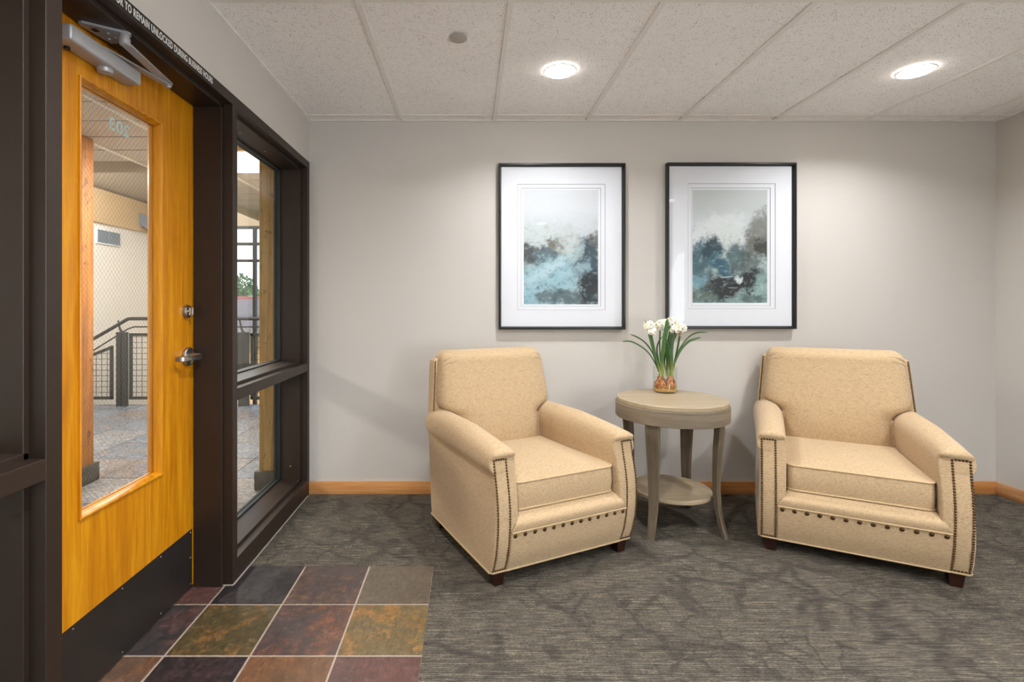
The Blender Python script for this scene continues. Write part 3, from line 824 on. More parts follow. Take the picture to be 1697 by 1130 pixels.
    for z, a in zz:
        w = lerp_tab(wid, z); yb = 0.42 + (z - 0.4) * 0.10
        if a == 0: yf = catmull(fro, z); s = 1
        else:
            s = math.cos(a); yf0 = catmull(fro, 0.905); mid = yf0 + 0.085
            yf = mid - 0.085 * (max(0, s) ** 0.8); yb = yb + 0.02 - 0.03 * (1 - s); w -= 0.035 * (1 - s) ** 1.5
        ring = []
        for k in range(NP):
            u = -1 + 2 * k / (NP - 1); th = PI * k / (NP - 1)
            cx = -math.cos(th); x = w * math.copysign(abs(cx) ** 0.42, cx)
            sy = abs(math.sin(th)) ** 0.34
            crown = 0.014 * (1 - (x / w) ** 2) * (s if a else 1)
            ring.append((x, yb - (yb - yf) * sy - crown * sy, z))
        rings.append(ring)
    mb = MB(); mb.loft(rings)
    inner = mb.build('backrest', M['linen'], t, smooth=60)
    def bsurf(x, z):
        w = lerp_tab(wid, z); yb = 0.42 + (z - 0.4) * 0.10; s = 1
        if z <= 0.905: yf = catmull(fro, z)
        else:
            s = math.sqrt(max(0, 1 - ((z - .905) / .074) ** 2)); yf0 = catmull(fro, 0.905); yf = yf0 + 0.085 - 0.085 * s ** 0.8
            yb += 0.02 - 0.03 * (1 - s); w -= 0.035 * (1 - s) ** 1.5
        cx = min(1, abs(x) / w) ** (1 / .42); sy = math.sqrt(max(0, 1 - cx * cx)) ** 0.34
        return yb - (yb - yf) * sy - 0.014 * (1 - (x / w) ** 2) * s * sy
    for sg in (-1, 1):
        for (A, B, D_) in (((.333, .918), (.305, .948), (.262, .950)), ((.337, .893), (.305, .925), (.250, .922))):
            mb = MB(); pts = []
            for i in range(12):
                f = i / 11; x = (1-f)**2*A[0] + 2*f*(1-f)*B[0] + f*f*D_[0]; z = (1-f)**2*A[1] + 2*f*(1-f)*B[1] + f*f*D_[1]
                pts.append((sg * x, bsurf(x, z) + .0006, z))
            mb.tube(pts, [.0008 + .0030 * math.sin(PI * (i / 11) ** .6) for i in range(12)], 6)
            mb.build('pleat', M['linen'], inner, smooth=60)
    mb = MB()
    for sg in (-1, 1):
        for q, (dx, dz) in enumerate(((0.0, 0.0), (0.016, -0.018))):
            pts = []
            for i in range(8):
                f = i / 7
                x = 0.338 - 0.060 * f - dx * 0.4; z = 0.928 + dz + 0.016 * math.sin(f * PI * 0.75)
                pts.append((x * sg, catmull(fro, min(z, .90)) + 0.040 * (1 - f) ** 1.6 + 0.010 * (z - 0.90) / 0.03 * f, z))
            #mb.tube(pts, [0.001 + 0.0035 * math.sin(PI * i / 7) for i in range(8)], 6)
    mb.bm.free()
    # seat cushion
    cw, y0, y1, z0, z1 = 0.282, -0.335, 0.315, 0.327, 0.450
    def rr(u, inset, y0, y1, w, r=0.035, n=6):
        pts = []
        for (cx, cy, a0) in ((w - r, y0 + r, -PI / 2), (w - r, y1 - r, 0), (-w + r, y1 - r, PI / 2), (-w + r, y0 + r, PI)):
            for k in range(n): a = a0 + PI / 2 * k / (n - 1); pts.append((cx + (r - 0) * math.cos(a), cy + r * math.sin(a)))
        c = (0, (y0 + y1) / 2)
        return [(p[0] * (1 - inset), c[1] + (p[1] - c[1]) * (1 - inset)) for p in pts]
    rings = []
    for f, dz in ((0.96, 0), (0.7, 0), (0.35, 0), (0.1, 0), (0.0, 0.002)): rings.append([(x, y, z0 + dz) for x, y in rr(0, f, y0, y1, cw)])
    for z, bul in ((z0 + .03, .006), (z0 + .062, .009), (z0 + .095, .006), (z1, 0)): rings.append([(x * (1 + bul / cw * .0), y - (bul if y < -.28 else 0), z) for x, y in rr(0, 0, y0, y1, cw)])
    for f in (0.06, 0.15, 0.3, 0.5, 0.75, 0.96): rings.append([(x, y, z1 + 0.030 * (1 - (1 - f) ** 2.4)) for x, y in rr(0, f, y0, y1, cw)])
    mb = MB(); mb.loft(rings)
    cush = mb.build('seat_cushion', M['linen'], t, smooth=45)
    mb = MB()
    for z in (z0 + .003, z1): mb.tube([(x, y, z) for x, y in rr(0, -0.004, y0, y1, cw)], 0.0042, 8, closed=True)
    mb.build('piping', M['piping'], cush)
    # legs
    for x in (-0.352, 0.352):
        for y in (-0.288, 0.345):
            mb = MB(); s1, s0 = 0.030, 0.0215
            k = 1 if x > 0 else -1; ky = -1 if y < 0 else 1
            mb.loft([[(x + a * s0 , y + b * s0, 0.0) for a, b in ((-1, -1), (1, -1), (1, 1), (-1, 1))], [(x + a * s1, y + b * s1, 0.072) for a, b in ((-1, -1), (1, -1), (1, 1), (-1, 1))]])
            mb.build('leg', M['leg_wood'], t, smooth=20)
    return t
chair_l = make_chair('cream linen armchair nearer the door, turned toward the right')
chair_l.location = (0.319, 2.656, 0.0); chair_l.rotation_euler = (0, 0, math.radians(25.5))
chair_r = copy_tree(chair_l)
chair_r['label'] = 'cream linen armchair by the right wall, turned toward the left'
chair_r.location = (1.992, 2.653, 0.0); chair_r.rotation_euler = (0, 0, math.radians(-28.5))

# ------------------------------------------------------------------ side table
TX, TY = 1.160, 2.870
tb = empty('side_table', (TX, TY, 0), math.radians(3), 'round grey washed oak side table between the armchairs', 'table')
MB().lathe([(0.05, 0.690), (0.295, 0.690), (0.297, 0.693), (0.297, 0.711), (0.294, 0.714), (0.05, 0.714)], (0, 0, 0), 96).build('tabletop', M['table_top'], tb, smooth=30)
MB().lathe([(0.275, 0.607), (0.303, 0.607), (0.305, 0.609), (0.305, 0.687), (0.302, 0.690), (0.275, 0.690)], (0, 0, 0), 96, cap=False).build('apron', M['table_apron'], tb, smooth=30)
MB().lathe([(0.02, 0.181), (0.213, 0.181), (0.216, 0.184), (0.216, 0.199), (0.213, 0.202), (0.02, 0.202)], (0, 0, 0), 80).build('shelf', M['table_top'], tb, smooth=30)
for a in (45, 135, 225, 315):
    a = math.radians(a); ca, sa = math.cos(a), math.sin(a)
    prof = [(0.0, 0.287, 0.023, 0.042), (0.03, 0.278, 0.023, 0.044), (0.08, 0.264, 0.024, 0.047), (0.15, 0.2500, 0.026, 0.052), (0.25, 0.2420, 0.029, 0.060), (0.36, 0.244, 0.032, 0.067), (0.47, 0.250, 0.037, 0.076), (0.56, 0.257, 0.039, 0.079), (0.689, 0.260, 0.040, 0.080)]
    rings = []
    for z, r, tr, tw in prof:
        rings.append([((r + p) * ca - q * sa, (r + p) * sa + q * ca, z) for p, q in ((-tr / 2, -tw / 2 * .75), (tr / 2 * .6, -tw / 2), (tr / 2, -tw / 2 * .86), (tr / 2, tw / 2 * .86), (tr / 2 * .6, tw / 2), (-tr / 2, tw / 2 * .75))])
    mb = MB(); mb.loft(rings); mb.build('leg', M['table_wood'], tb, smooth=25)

# ------------------------------------------------------------------ glass vase with forced narcissus bulbs
VX, VY, VZ = 1.197, 3.052, 0.7142
vase = MB().lathe([(0.066, 0.0), (0.0685, 0.002), (0.0685, 0.154), (0.0675, 0.1555), (0.0655, 0.154), (0.0655, 0.008), (0.02, 0.007)], (VX, VY, VZ), 56, cap=True).build('glass_vase', M['vase_glass'])
tag(vase, 'clear glass cylinder vase holding the bulbs on the side table', 'vase')
M['pebble'] = plain('amber_pebble', srgb(196, 148, 80), 0.3, 0, 0.5, 0.5, 90)
def bulb_mat():
    m, nt = new_mat('papery_bulb_skin'); k = N(nt); co = k.coord()
    n1 = k.noise(k.mapping(co, (90, 90, 40)), 1, 5, .7); n2 = k.vor(co, 130, 'F1')
    c = k.ramp(k.math('ADD', n1, k.math('MULTIPLY', n2, .25)), [(.40, srgb(70, 30, 32)), (.52, srgb(136, 72, 50)), (.64, srgb(206, 136, 84)), (.76, srgb(228, 180, 130))])
    k.out(k.bsdf(c, .3, 0, k.bump(n1, .5, .003), .5)); return m
M['bulb'] = bulb_mat()
def leaf_mat():
    m, nt = new_mat('narcissus_leaf'); k = N(nt); co = k.coord('Generated')
    sep = k.n('ShaderNodeSeparateXYZ'); k.nt.links.new(k.coord('Object'), sep.inputs[0])
    g = k.smooth(sep.outputs[2], 0.80, 0.93)
    c = k.mix(g, srgb(176, 190, 92), srgb(66, 104, 50))
    c = k.mix(k.smooth(k.noise(k.mapping(k.coord(), (300, 300, 8)), 1, 2), 0.4, 0.6, 0, .4), c, srgb(50, 84, 40))
    k.out(k.bsdf(c, 0.42, 0, None, 0.5)); return m
M['leaf'] = leaf_mat()
M['leaf_tip'] = plain('leaf_olive', srgb(70, 96, 58), 0.45)
M['petal'] = plain('white_petal', srgb(240, 236, 224), 0.6, vary=0.03)
M['cup'] = plain('yellow_cup', srgb(228, 218, 130), 0.55)
M['sheath'] = plain('dry_sheath', srgb(170, 160, 84), 0.6)
mb = MB()
for i in range(420):
    a = random.uniform(0, 2 * PI); r = 0.058 * math.sqrt(random.random()); z = VZ + 0.0125 + random.uniform(0, 0.030)
    s = random.uniform(0.003, 0.0065); c = Vector((VX + r * math.cos(a), VY + r * math.sin(a), z))
    m4 = Matrix.Translation(c) @ Matrix.Rotation(random.uniform(0, 3), 4, Vector((random.random(), random.random(), .5)).normalized()) @ Matrix.Diagonal((s * 1.4, s, s * .8, 1))
    bmesh.ops.create_icosphere(mb.bm, subdivisions=1, radius=1, matrix=m4)
mb.lathe([(0.063, VZ + .0085), (0.0635, VZ + .022), (0.05, VZ + .026)], (VX, VY, 0), 40)
tag(mb.build('gravel', M['pebble'], smooth=60), 'amber gravel at the bottom of the glass vase', 'gravel', kind='stuff')

def px(px_, py_, Y): return Vector(((px_ - 776) * Y / F, Y, 1.248 - (py_ - 504) * Y / F))
def zc(x, y, Y=None):       # coordinates measured on a detail of the plant
    return px(1020 + x / 7.0625, 510 + y / 7.0625, VY if Y is None else Y)
def spline(P, n=18):
    out = []; Q = [P[0] * 2 - P[1]] + P + [P[-1] * 2 - P[-2]]
    for i in range(1, len(Q) - 2):
        for k in range(n):
            t = k / n; a, b, c, d = Q[i - 1], Q[i], Q[i + 1], Q[i + 2]
            out.append(0.5 * ((2 * b) + (c - a) * t + (2 * a - 5 * b + 4 * c - d) * t * t + (3 * b - 3 * c + d - a) * t ** 3))
    out.append(P[-1]); return out
def leaf(parent, pts, w, m=None):
    P = spline(pts, 8); n = len(P); rings = []
    for i, p in enumerate(P):
        t = (P[min(i + 1, n - 1)] - P[max(i - 1, 0)]).normalized()
        f = i / (n - 1); ww = w * (0.62 + 0.5 * math.sin(PI * min(1, f * 1.15) * 0.75)) * (1 if f < 0.8 else math.sqrt(max(0.0, 1 - ((f - .8) / .2) ** 2)) * .93 + .07)
        s = t.cross(Vector((0, -1, 0.05))).normalized(); nn = s.cross(t).normalized(); w_ = w * 1.15
        tw = 0.6 * math.sin(f * 2.2 + w * 900); s2 = s * math.cos(tw) + nn * math.sin(tw); n2 = nn * math.cos(tw) - s * math.sin(tw)
        rings.append([p - s2 * ww / 2, p - n2 * .0009 - s2 * ww * .2, p + n2 * .0016, p - n2 * .0009 + s2 * ww * .2, p + s2 * ww / 2, p + n2 * .003])
    mb = MB(); mb.loft(rings); return mb.build('leaf', m or M['leaf'], parent, smooth=60)
def flower(mb, c, d, r):
    d = d.normalized(); u = d.orthogonal().normalized(); w = d.cross(u)
    a0 = random.uniform(0, 1)
    mb.mi = 0
    for k in range(6):
        a = a0 + 2 * PI * k / 6; e = u * math.cos(a) + w * math.sin(a); s = d.cross(e)
        L = [(0.12, .10, 0), (0.40, .32, .06), (0.70, .36, .07), (0.93, .2, .02), (1.0, .03, -.02)]
        prev = None
        for f, ww, hh in L:
            cur = (mb.bm.verts.new(c + e * r * f - s * r * ww + d * r * hh * .6), mb.bm.verts.new(c + e * r * f + d * r * (hh + .05)), mb.bm.verts.new(c + e * r * f + s * r * ww + d * r * hh * .6))
            if prev: mb._f([prev[0], prev[1], cur[1], cur[0]]); mb._f([prev[1], prev[2], cur[2], cur[1]])
            prev = cur
    mb.mi = 1
    rr_ = [[c + (u * math.cos(2 * PI * k / 10) + w * math.sin(2 * PI * k / 10)) * r * rad + d * r * h for k in range(10)] for rad, h in ((.10, 0.02), (.22, .12), (.29, .30), (.24, .28), (.08, .08))]
    mb.loft(rr_, True, True)
    mb.mi = 2
    mb.tube([c - d * r * .9, c - d * r * .2, c + d * 0.001], [r * .07, r * .07, r * .1], 6)
def head(parent, c, n, r, spread):
    """an umbel: several small flowers facing different ways, each a sub-part-sized bloom"""
    mb = MB()
    for i in range(n):
        ph = 2.399 * i + random.uniform(0, .5); v = -0.25 + 1.1 * (i + .5) / n
        d = Vector((math.cos(ph) * math.sqrt(max(0, 1 - v * v * .8)), -abs(math.sin(ph)) * 0.9 if i % 3 else math.sin(ph), v))
        flower(mb, c + d.normalized() * spread * 1.35 * random.uniform(.8, 1.05), d, r * 1.25 * random.uniform(.9, 1.1))
    return mb.build('flower_cluster', [M['petal'], M['cup'], M['leaf']], parent, smooth=60, fix=False)
def bulb(parent_name, cx, cy, r, label):
    b = VZ + 0.022
    mb = MB()
    prof = [(0.3 * r, b), (0.8 * r, b + .15 * r), (r, b + .7 * r), (.86 * r, b + 1.25 * r), (.5 * r, b + 1.75 * r), (.3 * r, b + 2.2 * r), (.27 * r, b + 2.5 * r)]
    rings = []
    for rad, z in prof:
        rings.append([(cx + rad * (1 + .07 * math.sin(5 * a_ + z * 40)) * math.cos(a_), cy + rad * (1 + .07 * math.cos(4 * a_)) * math.sin(a_), z) for a_ in [2 * PI * k / 20 for k in range(20)]])
    mb.loft(rings)
    # loose papery skins standing up round the neck
    for k in range(4):
        a_ = k * 1.6 + cx * 50; e = Vector((math.cos(a_), math.sin(a_), 0)); s = Vector((-e.y, e.x, 0)); c = Vector((cx, cy, 0))
        mb.poly([c + e * .55 * r - s * .3 * r + Vector((0, 0, b + 1.6 * r)), c + e * .55 * r + s * .3 * r + Vector((0, 0, b + 1.6 * r)), c + e * .62 * r + s * .05 * r + Vector((0, 0, b + 2.7 * r))])
    for k in range(60):
        a_ = random.uniform(0, 2 * PI); zf = random.uniform(.2, 1.9); rad = r * (1.02 if zf < 1.1 else 1.02 - (zf - 1.1) * .75); e = Vector((math.cos(a_), math.sin(a_), 0)); s = Vector((-e.y, e.x, 0)); c = Vector((cx, cy, b + zf * r)) + e * rad
        up = Vector((0, 0, 1)) * r * random.uniform(.25, .5); tw = s * random.uniform(-.5, .5) * r; l_ = random.uniform(.02, .30) * r
        mb.poly([c - s * .26 * r - up * .5, c + s * .26 * r - up * .4 + e * l_ * .5, c + tw * .4 + up * .8 + e * l_])
    t = empty(parent_name, (0, 0, 0), 0, label, 'narcissus', 'narcissus plants in the glass vase')
    mb.build('bulb', M['bulb'], t, smooth=60)
    return t
# left plant
pa = bulb('narcissus', VX - 0.0315, VY - 0.008, 0.0305, 'paperwhite narcissus on the left of the vase, white blooms leaning left')
bA = zc(545, 815, VY - .008)
leaf(pa, [bA + Vector((-.008, .003, 0)), zc(470, 660), zc(380, 520), zc(270, 435), zc(170, 392), zc(75, 393)], 0.011, M['leaf_tip'])
leaf(pa, [bA + Vector((-.004, -.004, 0)), zc(480, 660), zc(430, 520), zc(350, 410), zc(260, 345), zc(172, 308)], 0.008, M['leaf_tip'])
leaf(pa, [bA, zc(490, 640, VY - .02), zc(440, 500, VY - .03), zc(410, 380, VY - .03), zc(348, 140, VY - .03)], 0.012)
leaf(pa, [bA + Vector((.003, .004, 0)), zc(500, 600, VY), zc(485, 480, VY + .01), zc(510, 390, VY + .02), zc(556, 330, VY + .02)], 0.009, M['leaf_tip'])
leaf(pa, [bA + Vector((.006, 0, 0)), zc(545, 640, VY - .03), zc(570, 400, VY - .04), zc(600, 220, VY - .045), zc(606, 130, VY - .045)], 0.022)
mb = MB(); mb.tube(spline([bA + Vector((-.002, 0, 0)), zc(480, 600, VY - .01), zc(440, 430, VY - .015), zc(418, 320, VY - .02)], 6), 0.0068, 10); mb.build('stem', M['leaf'], pa)
mb = MB(); mb.tube(spline([bA + Vector((.002, .01, 0)), zc(520, 520, VY + .02), zc(518, 380, VY + .02), zc(522, 265, VY + .02)], 6), 0.0045, 10); mb.build('stem', M['leaf'], pa)
head(pa, zc(395, 215, VY - .02), 11, 0.0205, 0.019)
head(pa, zc(425, 275, VY - .035), 8, 0.0190, 0.014)
head(pa, zc(515, 205, VY + .02), 10, 0.0200, 0.018)
# right plant
pb = bulb('narcissus', VX + 0.0315, VY - 0.004, 0.0305, 'paperwhite narcissus on the right of the vase, leaves arching right')
bB = zc(650, 810, VY - .004)
leaf(pb, [bB + Vector((.006, 0, 0)), zc(690, 660), zc(760, 500), zc(850, 400), zc(930, 365), zc(1000, 345)], 0.013)
leaf(pb, [bB + Vector((.008, .01, 0)), zc(690, 630, VY + .02), zc(740, 500, VY + .03), zc(840, 360, VY + .03), zc(940, 295, VY + .03), zc(1085, 283, VY + .03)], 0.011)
leaf(pb, [bB + Vector((.003, -.006, 0)), zc(655, 640, VY - .03), zc(630, 500, VY - .03), zc(590, 380, VY - .03), zc(558, 295, VY - .03)], 0.015)
leaf(pb, [bB + Vector((-.004, .002, 0)), zc(640, 600, VY), zc(640, 420, VY), zc(650, 300, VY), zc(640, 215, VY)], 0.020)
leaf(pb, [bB + Vector((.004, -.003, 0)), zc(665, 600, VY - .02), zc(655, 460, VY - .02), zc(665, 360, VY - .02), zc(715, 290, VY - .02)], 0.013, M['leaf_tip'])
leaf(pb, [bB + Vector((-.010, .002, 0)), zc(620, 620, VY - .01), zc(600, 470, VY - .01), zc(575, 350, VY - .01)], 0.015)
mb = MB(); mb.tube(spline([bB + Vector((.003, 0, 0)), zc(700, 600, VY + .01), zc(725, 480, VY + .01), zc(752, 330, VY)], 6), 0.0058, 10); mb.build('stem', M['leaf'], pb)
mb = MB(); mb.tube(spline([bB + Vector((0, .005, 0)), zc(665, 520, VY + .01), zc(675, 400, VY + .01), zc(690, 290, VY)], 6), 0.0050, 10); mb.build('stem', M['leaf'], pb)
mb = MB(); mb.tube([zc(750, 335, VY), zc(752, 300, VY), zc(752, 262, VY)], [0.005, 0.0085, 0.009], 10); mb.build('bud_sheath', M['sheath'], pb)
head(pb, zc(770, 240, VY - .01), 11, 0.0200, 0.018)
head(pb, zc(685, 260, VY - .01), 8, 0.0185, 0.014)
head(pb, zc(655, 165, VY + .02), 10, 0.0200, 0.018)
# middle plant, behind
pc = bulb('narcissus', VX + 0.002, VY + 0.036, 0.022, 'paperwhite narcissus at the back of the vase, single tall bloom')
bC = zc(600, 800, VY + .034)
leaf(pc, [bC, zc(575, 640, VY + .04), zc(600, 470, VY + .045), zc(640, 260, VY + .05)], 0.012)
leaf(pc, [bC + Vector((.01, 0, 0)), zc(620, 620, VY + .04), zc(660, 420, VY + .045), zc(720, 300, VY + .05)], 0.012)
mb = MB(); mb.tube(spline([bC, zc(600, 560, VY + .03), zc(590, 380, VY + .03), zc(572, 250, VY + .03)], 6), 0.005, 10); mb.build('stem', M['leaf'], pc)
head(pc, zc(572, 190, VY + .03), 10, 0.0200, 0.018)

# ------------------------------------------------------------------ framed prints
def art_mat(name, blobs, top, strokes_seed):
    m, nt = new_mat(name); k = N(nt); co = k.coord()
    sep = k.n('ShaderNodeSeparateXYZ'); k.nt.links.new(co, sep.inputs[0])
    # u 0..1 across, v 0..1 upward
    u = k.math('ADD', k.math('DIVIDE', sep.outputs[0], 0.488), 0.5); v = k.math('ADD', k.math('DIVIDE', sep.outputs[2], 0.745), 0.5)
    cmb = k.n('ShaderNodeCombineXYZ'); k.put(cmb.inputs[0], u); k.put(cmb.inputs[1], v); k.put(cmb.inputs[2], strokes_seed)
    uv = cmb.outputs[0]
    w1 = k.vmath('SUBTRACT', k.noise(k.mapping(uv, (1, 1.5, 1)), 3.2, 7, 0.62, 'Color'), (0.5, 0.5, 0.5))
    w2 = k.vmath('SUBTRACT', k.noise(k.mapping(uv, (1, 1.5, 1), loc=(7, 3, 0)), 16, 6, 0.7, 'Color'), (0.5, 0.5, 0.5))
    p = k.vmath('ADD', uv, k.vmath('ADD', k.vmath('SCALE', w1, scale=0.30), k.vmath('SCALE', w2, scale=0.12)))
    fine = k.noise(k.mapping(uv, (8, 17, 1), (0, 0, 0.6)), 1, 8, 0.78)
    c = k.ramp(k.math('ADD', v, k.math('MULTIPLY', k.math('SUBTRACT', fine, .5), .3)), top)
    for (cx, cy, rx, ry, ang, col, st) in blobs:
        q = k.mapping(k.vmath('SUBTRACT', p, (cx, cy, strokes_seed)), (1, 1, 0))
        q = k.mapping(q, (1, 1, 0), (0, 0, -ang))
        q = k.mapping(q, (1 / rx, 1 / ry, 0))
        d = k.vmath('LENGTH', q)
        d = k.math('ADD', d, k.math('MULTIPLY', k.math('SUBTRACT', fine, 0.5), 2.0))
        c = k.mix(k.smooth(d, 0.70, 1.45, st, 0.0), c, srgb(*[x_ * 0.85 for x_ in col]) if sum(col) < 420 else srgb(*col))
    # brushed texture: darker and lighter drags of the brush, strongest in the lower half
    low = k.smooth(v, 0.80, 0.50)
    f2 = k.noise(k.mapping(uv, (10, 18, 1), (0, 0, -0.5), (3, 1, 0)), 1, 8, 0.75, dist=0.25)
    c = k.mix(k.math('MULTIPLY', k.smooth(f2, 0.48, 0.72, 0, .7), low), c, srgb(58, 66, 72))
    c = k.mix(k.math('MULTIPLY', k.smooth(f2, 0.48, 0.30, 0, .6), low), c, srgb(178, 198, 204))
    for rot, off in ((0.9, 2.0), (-0.7, 9.0)):
        s1 = k.noise(k.mapping(uv, (3.5, 46, 1), (0, 0, rot), (off, off, 0)), 1, 2, 0.4, dist=0.7)
        g1 = k.smooth(k.noise(k.mapping(uv, (3, 3, 1), loc=(off, 2, 0)), 1, 3), 0.50, 0.60)
        c = k.mix(k.math('MULTIPLY', k.math('MULTIPLY', k.smooth(s1, 0.66, 0.72, 0, .6), g1), low), c, srgb(196, 210, 212))
    k.out(k.bsdf(c, 0.6, 0, None, 0.3)); return m
art1 = art_mat('abstract_print_one', [
    (0.15, 0.58, 0.30, 0.10, 0.2, (190, 200, 200), 0.7),
    (0.10, 0.44, 0.20, 0.085, 0.0, (70, 70, 68), 0.9),
    (0.44, 0.50, 0.12, 0.11, 0.3, (112, 102, 86), 0.85),
    (0.32, 0.43, 0.22, 0.07, 0.0, (104, 132, 142), 0.8),
    (0.60, 0.55, 0.13, 0.12, 0.0, (186, 194, 192), 0.75),
    (0.97, 0.56, 0.13, 0.08, 0.2, (104, 92, 82), 0.8),
    (0.32, 0.22, 0.52, 0.16, 0.25, (150, 186, 198), 0.95),
    (0.30, 0.30, 0.30, 0.05, 0.4, (176, 202, 210), 0.9),
    (0.22, 0.05, 0.26, 0.07, 0.0, (138, 176, 190), 0.8),
    (0.30, 0.08, 0.16, 0.06, 0.0, (96, 104, 104), 0.7),
    (0.60, 0.05, 0.22, 0.07, 0.0, (84, 104, 108), 0.8),
    (0.86, 0.36, 0.16, 0.19, 0.15, (58, 82, 94), 0.92),
    (0.80, 0.30, 0.09, 0.06, 0.5, (150, 178, 188), 0.75),
    (0.92, 0.14, 0.18, 0.13, 0.0, (40, 46, 54), 0.95),
    (0.74, 0.44, 0.05, 0.09, -0.5, (178, 198, 204), 0.6)],
    [(0.0, srgb(150, 178, 186)), (0.40, srgb(160, 176, 178)), (0.62, srgb(190, 197, 202)), (0.85, srgb(206, 210, 216))], 0.0)
art2 = art_mat('abstract_print_two', [
    (0.30, 0.66, 0.34, 0.10, 0.2, (216, 222, 224), 0.8),
    (0.95, 0.60, 0.18, 0.20, 0.2, (126, 128, 118), 0.85),
    (0.80, 0.50, 0.13, 0.10, 0.4, (110, 110, 102), 0.75),
    (0.97, 0.47, 0.10, 0.10, 0.0, (66, 66, 62), 0.9),
    (0.17, 0.42, 0.24, 0.12, 0.1, (70, 112, 126), 0.92),
    (0.26, 0.48, 0.11, 0.06, 0.3, (44, 76, 86), 0.9),
    (0.40, 0.32, 0.14, 0.08, -0.6, (52, 108, 132), 0.9),
    (0.10, 0.28, 0.16, 0.10, 0.0, (84, 122, 130), 0.85),
    (0.60, 0.40, 0.13, 0.13, 0.0, (84, 112, 116), 0.9),
    (0.54, 0.60, 0.16, 0.10, 0.0, (206, 214, 212), 0.7),
    (0.74, 0.34, 0.12, 0.10, 0.0, (98, 110, 108), 0.8),
    (0.40, 0.14, 0.26, 0.10, 0.0, (38, 40, 44), 0.97),
    (0.76, 0.20, 0.22, 0.09, 0.3, (36, 36, 40), 0.97),
    (0.12, 0.06, 0.18, 0.07, 0.0, (112, 132, 124), 0.85),
    (0.08, 0.20, 0.10, 0.05, 0.0, (120, 164, 178), 0.75),
    (0.95, 0.14, 0.11, 0.13, 0.2, (138, 166, 164), 0.85),
    (0.80, 0.04, 0.16, 0.04, 0.0, (92, 114, 110), 0.8),
    (0.61, 0.19, 0.05, 0.03, 0.4, (206, 220, 220), 0.9)],
    [(0.0, srgb(120, 146, 146)), (0.40, srgb(170, 188, 188)), (0.60, srgb(206, 213, 218)), (0.85, srgb(190, 197, 198))], 3.0)
def picture(x0, x1, z0, z1, art, ax0, ax1, az0, az1, mat_lines, label):
    cx, cz = (x0 + x1) / 2, (z0 + z1) / 2
    YF_, YB_ = WY - 0.042, WY - 0.001
    t = empty('framed_print', (cx, YB_, cz), 0, label, 'picture', 'framed abstract prints')
    hw, hh = (x1 - x0) / 2, (z1 - z0) / 2; d = YB_ - YF_
    # frame moulding: thin lip in front, inner face stepping back to the mat
    mb = MB(); rings = []
    prof = [(0, 0), (0, -d + .002), (.002, -d), (.011, -d), (.012, -d + .002), (.012, -d + .006), (.019, -d + .0245), (.019, -0.004), (.03, -.004), (.03, 0)]
    for sx, sz in ((-1, -1), (1, -1), (1, 1), (-1, 1)):
        rings.append([(sx * (hw - i), y, sz * (hh - i)) for i, y in prof])
    R = [[mb.bm.verts.new(p) for p in r] for r in rings]; n = len(prof)
    for k in range(4):
        a, b = R[k], R[(k + 1) % 4]
        for i in range(n): mb._f([a[i], a[(i + 1) % n], b[(i + 1) % n], b[i]])
    mb.build('frame', M['black_metal'], t, smooth=20)
    # mat boards: outer board, stepped inner board, then the print
    def ring(mb, o, i, ya, yb):
        (ox0, ox1, oz0, oz1), (ix0, ix1, iz0, iz1) = o, i
        A = [(ox0, ya, oz0), (ox1, ya, oz0), (ox1, ya, oz1), (ox0, ya, oz1)]; B = [(ix0, ya, iz0), (ix1, ya, iz0), (ix1, ya, iz1), (ix0, ya, iz1)]
        D = [(x_ + (.0024 if x_ < (ix0 + ix1) / 2 else -.0024), yb, z_ + (.0024 if z_ < (iz0 + iz1) / 2 else -.0024)) for x_, _, z_ in B]
        va = [mb.bm.verts.new(p) for p in A]; vb = [mb.bm.verts.new(p) for p in B]; vd = [mb.bm.verts.new(p) for p in D]
        for k in range(4):
            j = (k + 1) % 4
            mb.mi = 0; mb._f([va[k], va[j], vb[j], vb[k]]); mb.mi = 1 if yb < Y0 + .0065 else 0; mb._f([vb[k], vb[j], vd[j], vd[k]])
    mb = MB(); Y0 = -0.0155
    o_ = (-hw + .0185, hw - .0185, -hh + .0185, hh - .0185)
    L = [tuple(a - b for a, b in zip((q[0], q[1], q[2], q[3]), (cx, cx, cz, cz))) for q in mat_lines]
    ring(mb, o_, L[0], Y0, Y0 + .0028); ring(mb, L[0], L[1], Y0 + .0028, Y0 + .0056)
    a_ = (ax0 - cx, ax1 - cx, az0 - cz, az1 - cz)
    ring(mb, L[1], a_, Y0 + .0056, Y0 + .0070)
    mb.build('mat_board', [M['mat'], M['mat_cut']], t, smooth=0, fix=False)
    mb = MB()
    o = MB().box(-(ax1 - ax0) / 2 - .004, (ax1 - ax0) / 2 + .004, -.001, 0, -(az1 - az0) / 2 - .004, (az1 - az0) / 2 + .004).build('print', art, t, smooth=0)
    o.location = ((ax0 + ax1) / 2 - cx, Y0 + .0086, (az0 + az1) / 2 - cz)
    mb.bm.free()
    MB().box(-hw + .0165, hw - .0165, -.0232, -.0212, -hh + .0165, hh - .0165).build('picture_glass', M['pic_glass'], t, smooth=0)
    return t
def pr(x_, Y=3.289): return (x_ - 776) * Y / F
def pz(y_, Y=3.289): return 1.248 + (504 - y_) * Y / F
picture(pr(826.5, 3.262), pr(1037, 3.262), pz(546, 3.262), pz(270, 3.262), art1, pr(867.5), pr(992), pz(505), pz(315), [(pr(857.5), pr(1003), pz(513.5), pz(305)), (pr(863.5), pr(996), pz(508), pz(311.5))],
        'black framed abstract print on the left, pale blue and charcoal')
